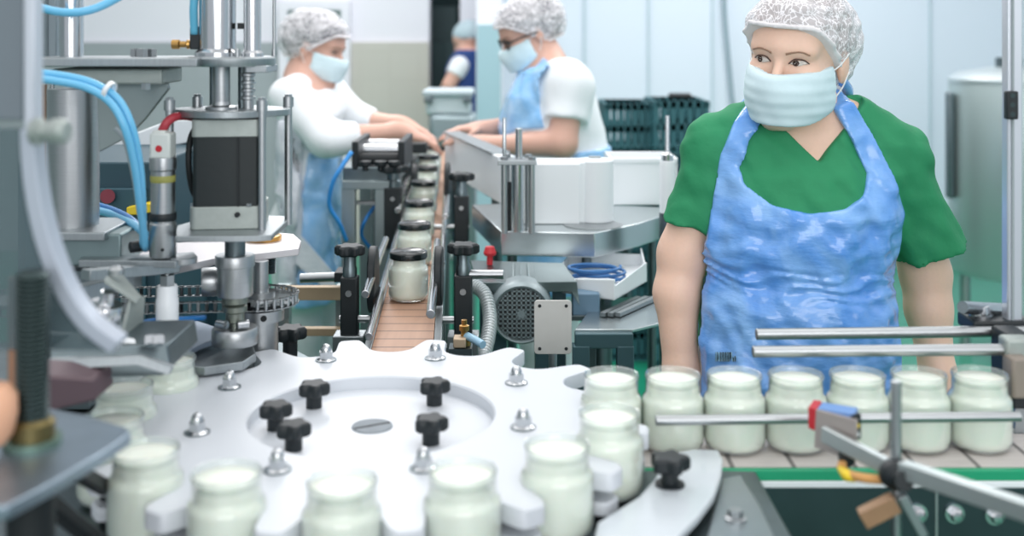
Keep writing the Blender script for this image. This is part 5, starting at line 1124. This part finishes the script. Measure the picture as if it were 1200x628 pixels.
def legs(G, hipL, hipR, yfoot, sc=1.0, out=(0, -1, 0)):
    o = Vector(out).normalized()
    for hp in (hipL, hipR):
        hp = Vector(hp); kn = Vector((hp.x, hp.y, .50))+o*.02; an = Vector((hp.x, hp.y, .10)); G.cone(hp, kn, .082, .056, .05); G.cone(kn, an, .054, .038, .02); G.cone(an-Vector((0, 0, .05)), an+o*.14-Vector((0, 0, .065)), .042, .034, .02)
def trousers(rows, hips, root, lo, hi, h, m=None, out=(0, -1, 0)):
    T_ = Field(lo, hi, h); o = Vector(out).normalized()
    T_.loft([r for r in rows if r[0] < 1.06], .02, .004)
    for hp in hips: hp = Vector(hp); kn = Vector((hp.x, hp.y, .50))+o*.02; T_.cone(hp, kn, .095, .070, .05); T_.cone(kn, (hp.x, hp.y, .10), .070, .060, .02)
    link('trousers', T_.mesh('trousers', 1), m or TROUS, root, ang=0)
    for hp in hips:
        b = BM(); c = Vector((hp[0], hp[1], 0)); a = Vector((hp[0], hp[1], .045)); S2 = Field((c.x-.22, c.y-.22, -.01), (c.x+.22, c.y+.22, .14), .008)
        S2.cone(a, a+o*.14, .046, .044, .02); S2.F = np.maximum(S2.F, .003-S2.full()[2]).astype(np.float32); link('shoe', S2.mesh('shoe', 1), SHOE, root, ang=0)

# ---- the woman in green
D = 1.97; k = D/FPX
def W(px, py, dy=0.0): return at(px, py, D)+Vector((0, dy, 0))
root = thing('person', 'woman in green scrub top, blue apron, mask and hair net behind the jars', 'person', (W(940, 0).x, D, 0))
R = frame((-.54, -.84, -.10)); R = Matrix.Rotation(-.10, 3, R.col[1]) @ R
if R.col[2].x < 0: R = Matrix.Rotation(.20, 3, R.col[1]) @ R
C = W(930, 64, -.03); h = .0036
G = Field((.16, 1.66, 0), (.90, 2.28, 1.76), h)
P = add_head(G, C, R)
rows = [(W(0, y).z, W(x, 0).x, D+dy, a, b_) for y, x, a, b_, dy in ((136, 948, .070, .056, .018), (152, 947, .100, .064, .014), (168, 945, .138, .074, .01), (200, 945, .160, .095, 0), (245, 944, .156, .112, -.005), (290, 938, .150, .104, 0), (330, 934, .152, .106, 0), (400, 932, .164, .120, 0), (460, 932, .168, .124, 0), (540, 932, .160, .118, 0))]
G.loft(rows, .03, -.008)
nb = W(950, 150, .015); G.cone(P(0, -.018, -.075), nb, .054, .060, .03)
SL, SR_ = W(843, 172, .01), W(1048, 182, .01)
for s, j in ((W(905, 152, .01), SL), (W(990, 150, .01), SR_)): G.cone(s, j, .048, .042, .05)
EL, ER = W(802, 300, .02), W(1092, 325, .03); WL, WR = W(796, 445, -.02), W(1098, 450, -.01)
for s, e_, m_, w_ in ((SL, EL, W(794, 345, .01), WL), (SR_, ER, W(1093, 365, .02), WR)):
    G.cone(s, e_, .047, .041, .03); G.cone(e_, m_, .041, .0375, .02); G.cone(m_, w_, .0375, .027, .02)
    add_hand(G, w_, (.0, -.05, -1), (-1 if s is SL else 1, 0, 0), (0, -1, 0), .45)
hips = [W(880, 500)-Vector((0, 0, 0)), W(984, 500)]; legs(G, hips[0], hips[1], 0)
link('body', G.mesh('body', 2), SKIN, root, ang=0)
add_face(G, P, R, root, gaze=-.0035 if R[0][0] > 0 else .0048)
add_mask(G, C, R, P, root, .003)
def hairline(yl): return np.minimum(-.010+.82*yl, .064)
add_cap(C, R, P, root, [((.0, -.085, .005), (.066, .056, .072))], lambda yl: np.maximum(hairline(yl), -.056), NET, HAIR, .0034, .013)
# scrub top
h2 = .0042; Cl = Field((.16, 1.70, W(0, 560).z), (.92, 2.24, 1.50), h2)
Cl.loft(rows, .03, .004)
for s, j in ((W(905, 150, .01), SL), (W(990, 148, .01), SR_)): Cl.cone(s, j, .058, .052, .05)
for j, hm, ra, rb, cp in ((SL, W(808, 268, .01), .055, .047, W(808, 263)), (SR_, W(1099, 305, .02), .054, .068, W(1099, 299))):
    Cl.cone(j, hm, ra, rb, .035, cut=(cp, Vector(hm)-Vector(j)*1+Vector((0, 0, -.12))))
X, Y, Z = Cl.full(); Cl.F += folds(X, Y, Z, 11, .0050, 24, (1.2, 1, .5))+folds(X, Y, Z, 12, .0022, 60, (1.3, .6, .9))
Cl0 = Cl.copy()
Cl.cone(nb+Vector((0, .015, -.01)), nb+Vector((.0, .015, .16)), .060, .078, .006, sub=True)
vn = poly2d(X, Z, [(W(x, y, -.1).x, W(x, y).z) for x, y in ((880, 118), (945, 184), (1006, 118), (1016, 40), (870, 40))])
sub = np.maximum(vn, Y-(D-.01)); Cl.F = np.maximum(Cl.F, -sub).astype(np.float32)
Cl.F = np.maximum(Cl.F, W(0, 500).z-Z).astype(np.float32)
link('scrub_top', Cl.mesh('scrub_top', 1), SCRUB, root, ang=0)
for px, py, j, r_ in ((808, 262, SL, .0), (1101, 298, SR_, .0)): pass
# apron: a film lying 8 mm off the scrub, cut to its bib and straps
f = 1.0/(1.0-.115/D)
def A(x, y): q = at(x, y, D-.10); return (q.x, q.z)
out = [A(*q) for q in ((893, 118), (868, 146), (850, 186), (842, 235), (834, 290), (812, 330), (803, 440), (796, 640), (1066, 640), (1060, 440), (1060, 335), (1068, 250), (1052, 205), (1030, 155), (1006, 112), (985, 84), (968, 90), (985, 128), (1006, 168), (1020, 205), (1012, 228), (985, 243), (945, 248), (905, 240), (876, 218), (872, 200), (884, 168), (905, 138))]
reg = poly2d(X, Z, out); reg = np.maximum(reg, Y-(D+.035)); cyz = np.interp(Z, [W(0, 330).z, W(0, 250).z], [D+.012, D+.05]); 
Ap = Cl0.copy(); Ap.F = Cl0.F.copy()
zt_ = W(0, 318).z; tilt = (X-W(935, 0).x)*-.10
pinch = np.exp(-((Z-zt_-tilt)/.022)**2)
wr = folds(X, Y, Z, 21, .0024, 30, (.5, 1, 1.6))+folds(X, Y, Z, 22, .0016, 85, (.5, 1, 1.6))
bulge = .006+.010*np.exp(-((Z-zt_-.05)/.03)**2)+.008*np.exp(-((Z-zt_+.06)/.05)**2)+.014*np.clip((zt_-Z)/.2, 0, 1)
band = .006*pinch*np.sin((Z-zt_-tilt)*330+5*np.sin(X*17+1)+3*np.sin(X*41+Z*60))
outer = Cl0.F-np.maximum(bulge*(1-.4*pinch)-wr*np.clip(1.2-pinch, .2, 1)-band, .0045).astype(np.float32)
Ap.F = np.maximum(np.maximum(outer, -(Cl0.F+.009)), reg).astype(np.float32)
arm = Cl.blank()
for j, hm, ra, rb in ((SL, W(806, 275, .01), .058, .047), (SR_, W(1101, 305, .02), .058, .066), (EL, WL, .046, .036), (ER, WR, .046, .036)): arm.cone(j, hm, ra+.004, rb+.004, 0)
zz_ = np.clip((W(0, 200).z-Z)/.03, 0, 1)
Ap.F = np.where(zz_ > 0, np.maximum(Ap.F, -arm.F), Ap.F).astype(np.float32)
ap = link('apron', Ap.mesh('apron', 1), APRON, root, ang=0)
p = Ap.surf(at(850, 415, 1.6), at(850, 415, 1.6)-Vector((0, 0, HC))); 
bcm = mat('barcode_print', (196, 214, 226), .5); n = bcm.node_tree.nodes; l = bcm.node_tree.links
wv = n.new('ShaderNodeTexNoise'); mp = n.new('ShaderNodeMapping'); mp.inputs['Scale'].default_value = (1, 0, 0); t_ = n.new('ShaderNodeTexCoord'); wv.inputs['Scale'].default_value = 900; wv.inputs['Detail'].default_value = 0
rr_ = n.new('ShaderNodeValToRGB'); rr_.color_ramp.interpolation = 'CONSTANT'; rr_.color_ramp.elements[0].color = (.03, .05, .07, 1); rr_.color_ramp.elements[1].position = .5; rr_.color_ramp.elements[1].color = (*lin((150, 196, 220)), 1)
l.new(t_.outputs['Object'], mp.inputs[0]); l.new(mp.outputs[0], wv.inputs[0]); l.new(wv.outputs[0], rr_.inputs[0]); l.new(rr_.outputs[0], n['Principled BSDF'].inputs['Base Color'])
b = BM(); nn = 8; g_ = []
for j in range(4):
    g_.append([b.verts.new(Ap.surf(at(838+24*i/nn, 412+11*j/3, 1.6), at(838+24*i/nn, 412+11*j/3, 1.6)-Vector((0, 0, HC)))+Vector((0, -.0025, 0))) for i in range(nn+1)])
for a, c in zip(g_, g_[1:]):
    for i in range(nn): b.faces.new((a[i], a[i+1], c[i+1], c[i]))
ext = bmesh.ops.solidify(b, geom=b.faces[:], thickness=.0015); obj('printed_label', b, bcm, ap, ang=0, label='printed barcode patch')
b = BM(); tube(b, [W(985, 92, .0), W(1002, 112, .045), W(985, 128, .085), W(950, 132, .095), W(915, 134, .085), W(893, 132, .05)], .010, 10); obj('neck_strap', b, APRON, root, ang=0)
trousers(rows, hips, root, (.2, 1.75, 0), (.80, 2.2, 1.1), .009)

# ---- worker in a white coat on the far left side of the belt
def side_person(lab, D, head, fwd, hc, neck, rowpx, arms, sleeves, hipx, coat, apron_poly, apron_m, netp, out, extra=None, hairm=HAIR2, glasses=False, res=.0075, ar=.085):
    Wp = lambda px, py, dy=0.0: at(px, py, D)+Vector((0, dy, 0))
    hx = sum(hipx)/len(hipx); root = thing('person', lab, 'person', (Wp(hx, 0).x, D, 0)); R = frame(fwd); C = Wp(*head)
    rows = [(Wp(0, y).z, Wp((x0+x1)/2, 0).x, D, (x1-x0)/2*D/FPX, b_) for y, x0, x1, b_ in rowpx]
    zlo = min(r[0] for r in rows); xs = [Wp(x, 0).x for x in [hipx[0]-40, hipx[1]+40]+[a[3][0]+(70 if fwd[0] > 0 else -70) for a in arms]+[r[1] for r in rowpx]+[r[2] for r in rowpx]]
    lo = (min(xs)-.1, D-.45, 0); hi = (max(xs)+.1, D+.42, C.z+.22); G = Field(lo, hi, res); P = add_head(G, C, R)
    G.loft(rows, .03, -.008); nb = Wp(*neck); G.cone(P(0, -.02, -.07), nb, .056, .062, .03); G.cone(nb, Vector((rows[0][1], D, rows[0][0]-.05)), .07, .09, .05)
    for (s, e_, w_, hd) in arms:
        s_, e2, w2, h_ = Wp(*s), Wp(*e_), Wp(*w_), Wp(*hd); G.cone(Vector((nb.x*.5+s_.x*.5, D+(s_.y-D)*.5, s_.z+.02)), s_, .06, .055, .05); G.cone(s_, e2, .052, .046, .03); G.cone(e2, w2, .045, .030, .02)
        add_hand(G, w2, h_-w2, (0, 0, 1), (0, -1 if s_.y > D else 1, .1), .5, 1.05)
    hips = [Vector((Wp(hipx[0], 0).x, D-.09, .86)), Vector((Wp(hipx[1], 0).x, D+.09, .86))]; legs(G, hips[0], hips[1], 0, out=out)
    link('body', G.mesh('body', 2), SKIN2, root, ang=0); add_face(G, P, R, root); add_mask(G, C, R, P, root, .006, 2)
    add_cap(C, R, P, root, [((0, -.075, .02), (.06, .05, .06))], lambda yl: np.maximum(hairline(yl), -.045), NET2, hairm, .006, netp)
    lo2 = (lo[0], lo[1], zlo-.02); Cl = Field(lo2, (hi[0], hi[1], C.z+.02), res); Cl.loft(rows, .03, .006)
    Cl.cone(nb-Vector((0, 0, .04)), Vector((rows[0][1], D, rows[0][0]-.06)), .078, .10, .05)
    for (s, e_, w_, hd), (hem, ra, rm, rb) in zip(arms, sleeves):
        s_, e2, w2 = Wp(*s), Wp(*e_), Wp(*w_); Cl.cone(Vector((nb.x*.5+s_.x*.5, D+(s_.y-D)*.5, s_.z+.015)), s_, .068, ra, .05)
        if hem <= 1: q = s_.lerp(e2, hem); Cl.cone(s_, q.lerp(e2, .2), ra, rb, .03, cut=(q, e2-s_))
        else: q = e2.lerp(w2, hem-1); Cl.cone(s_, e2, ra, rm, .03); Cl.cone(e2, q.lerp(w2, .2), rm, rb, .03, cut=(q, w2-e2))
    X, Y, Z = Cl.full(); Cl.F += folds(X, Y, Z, 31, .005, 22); C0 = Cl.copy()
    Cl.cone(nb-Vector((0, 0, .03)), P(0, 0, -.05), .064, .075, .006, sub=True); link(coat[0], Cl.mesh(coat[0], 1), coat[1], root, ang=0)
    reg = poly2d(X, Z, [(Wp(x, y).x, Wp(x, y).z) for x, y in apron_poly])
    Ap = C0.copy(); Ap.F = np.maximum(np.maximum(C0.F-.010+folds(X, Y, Z, 41, .004, 34), -(C0.F+.012)), reg).astype(np.float32)
    armf = Cl.blank()
    for (s, e_, w_, hd) in arms: armf.cone(Wp(*s), Wp(*e_), ar, ar*.9, 0); armf.cone(Wp(*e_), Wp(*w_), ar*.75, .042, 0)
    sh = Wp(0, arms[0][0][1]+30).z
    Ap.F = np.maximum(Ap.F, -armf.F).astype(np.float32)
    link('apron', Ap.mesh('apron', 1), apron_m, root, ang=0)
    if glasses:
        b = BM()
        for s in (-1, 1):
            pts = [P(s*.033+.024*math.cos(q), .103-.006*abs(math.cos(q)), -.004+.017*math.sin(q)) for q in [2*math.pi*i/20 for i in range(21)]]; tube(b, pts, .003, 8, smooth=False); tube(b, [P(s*.057, .098, .0), P(s*.080, .05, .004), P(s*.084, -.005, .0)], .0028, 8)
        tube(b, [P(-.010, .108, .0), P(0, .112, .004), P(.010, .108, .0)], .0028, 8); obj('glasses', b, BLACK, root, ang=0)
    trousers([(z, x, y, a, b_) for z, x, y, a, b_ in rows], hips, root, (min(xs)-.1, D-.35, 0), (max(xs)+.1, D+.35, 1.1), .014, out=out)
    if extra: extra(root, G, C0, X, Y, Z, Wp)
    return root
def flap(root, G, C0, X, Y, Z, Wp):
    reg = poly2d(X, Z, [(Wp(x, y).x, Wp(x, y).z) for x, y in ((334, 128), (352, 136), (368, 150), (366, 200), (372, 260), (360, 330), (338, 335), (336, 250), (330, 180))])
    F_ = C0.blank(); F_.loft([(Wp(0, y).z, Wp(352, 0).x, D_A-.02, .055, .225) for y in (120, 200, 280, 345)], 0); X2, Y2, Z2 = F_.full()
    F_.F = np.maximum(np.maximum(F_.F+folds(X2, Y2, Z2, 51, .010, 30, (1.4, 1.4, .4)), -(F_.F+.016)), reg).astype(np.float32); link('clear_apron_flap', F_.mesh('clear_apron_flap', 1), CLEARF, root, ang=0)
    b = BM(); prism(b, [Wp(*q) for q in ((352, 255, -.22), (366, 262, -.23), (402, 300, -.26), (408, 318, -.26), (392, 316, -.26), (356, 290, -.22))], (0, .012, 0)); obj('apron_tail', b, CLEARF, root)
D_A = 4.0
side_person('worker in a white coat and hair net leaning right over the far jars', 4.0, (371, 55), (.93, -.28, -.22), 0, (358, 92), 
    [(104, 340, 386, .17), (130, 330, 398, .19), (165, 330, 394, .18), (210, 332, 394, .18), (270, 330, 396, .19), (345, 332, 396, .19)],
    [((352, 112, -.17), (394, 156, -.22), (474, 150, -.14), (500, 158, -.12)), ((372, 110, .16), (408, 146, .18), (468, 150, .12), (494, 158, .10))],
    [(1.42, .068, .062, .048), (1.40, .068, .060, .048)], (352, 372), ('white_coat', WHITEC),
    [(372, 172), (400, 176), (404, 345), (358, 345), (362, 250)], APRON2, .020, (1, -.1, 0), flap)
side_person('worker in white T-shirt, glasses and light blue apron, leaning left over far jars', 3.9, (620, 38), (-.90, -.25, -.40), 0, (640, 80),
    [(86, 612, 682, .17), (112, 598, 697, .20), (150, 592, 706, .21), (190, 590, 710, .21), (250, 592, 712, .21), (330, 596, 708, .20)],
    [((664, 98, -.19), (656, 160, -.24), (576, 165, -.14), (546, 158, -.12)), ((640, 96, .18), (626, 150, .2), (566, 155, .10), (540, 154, .08))],
    [(.62, .080, 0, .072), (.62, .078, 0, .07)], (640, 662), ('white_shirt', WHITEC),
    [(604, 72), (632, 60), (642, 72), (630, 90), (632, 130), (646, 172), (715, 168), (716, 335), (582, 335), (582, 110)], APRON2, .018, (-1, -.1, 0), glasses=True, ar=.070)
# ---- third worker, small, in the far doorway
def far_worker():
    D = 7.72; Wp = lambda px, py, dy=0.0: at(px, py, D)+Vector((0, dy, 0)); root = thing('person', 'worker in a dark blue vest and white cap standing in the far dark opening', 'person', (Wp(543, 0).x, D, 0))
    R = frame((-.9, -.1, -.35)); C = Wp(549, 47); G = Field((Wp(500, 0).x, D-.4, 0), (Wp(575, 0).x, D+.4, 1.75), .012); P = add_head(G, C, R)
    rows = [(Wp(0, y).z, Wp(x, 0).x, D, a, .17) for y, x, a in ((58, 550, .07), (66, 548, .10), (80, 545, .12), (105, 545, .12), (140, 547, .12), (180, 548, .13))]
    G.loft(rows, .03, -.01); G.cone(P(0, -.02, -.07), Wp(550, 64), .055, .06, .03)
    for s in (-1, 1):
        a, e_, w_ = Wp(540, 76, s*.17), Wp(528, 98, s*.2), Wp(516, 113, s*.1); G.cone(a, e_, .055, .045, .03); G.cone(e_, w_, .042, .03, .02); add_hand(G, w_, (-1, 0, -.5), (0, 0, 1), (0, -s, 0), .4)
    hips = [Vector((Wp(547, 0).x, D-.09, .86)), Vector((Wp(547, 0).x, D+.09, .86))]; legs(G, hips[0], hips[1], 0, out=(-1, 0, 0)); link('body', G.mesh('body', 1), SKIN2, root, ang=0)
    V = G.blank(); V.loft(rows, .03, .012); link('blue_vest', V.mesh('blue_vest', 1), mat('dark_blue_vest', (36, 66, 128), .7), root, ang=0)
    for s in (-1, 1):
        a, e_ = Wp(540, 76, s*.17), Wp(528, 98, s*.2); V = Field((a.x-.3, a.y-.2, a.z-.3), (a.x+.2, a.y+.2, a.z+.2), .012); V.cone(a, a.lerp(e_, .75), .066, .060, 0, cut=(a.lerp(e_, .50), e_-a)); link('sleeve', V.mesh('sleeve', 1), WHITEC, root, ang=0)
    Hc = Field(tuple(C[i]-.2 for i in range(3)), tuple(C[i]+.2 for i in range(3)), .01); Hc.ell(P(0, -.015, .04), [.09, .11, .095], R, 0); X, Y, Z = Hc.full()
    Hc.F = np.maximum(Hc.F, C.z+.01-Z).astype(np.float32); link('white_cap', Hc.mesh('white_cap', 1), mat('grey_white_cap', (176, 196, 204), .7), root, ang=0)
    trousers(rows, hips, root, (Wp(520, 0).x, D-.3, 0), (Wp(575, 0).x, D+.3, 1.0), .016, mat('navy_trousers', (40, 60, 90), .8), out=(-1, 0, 0))
far_worker()
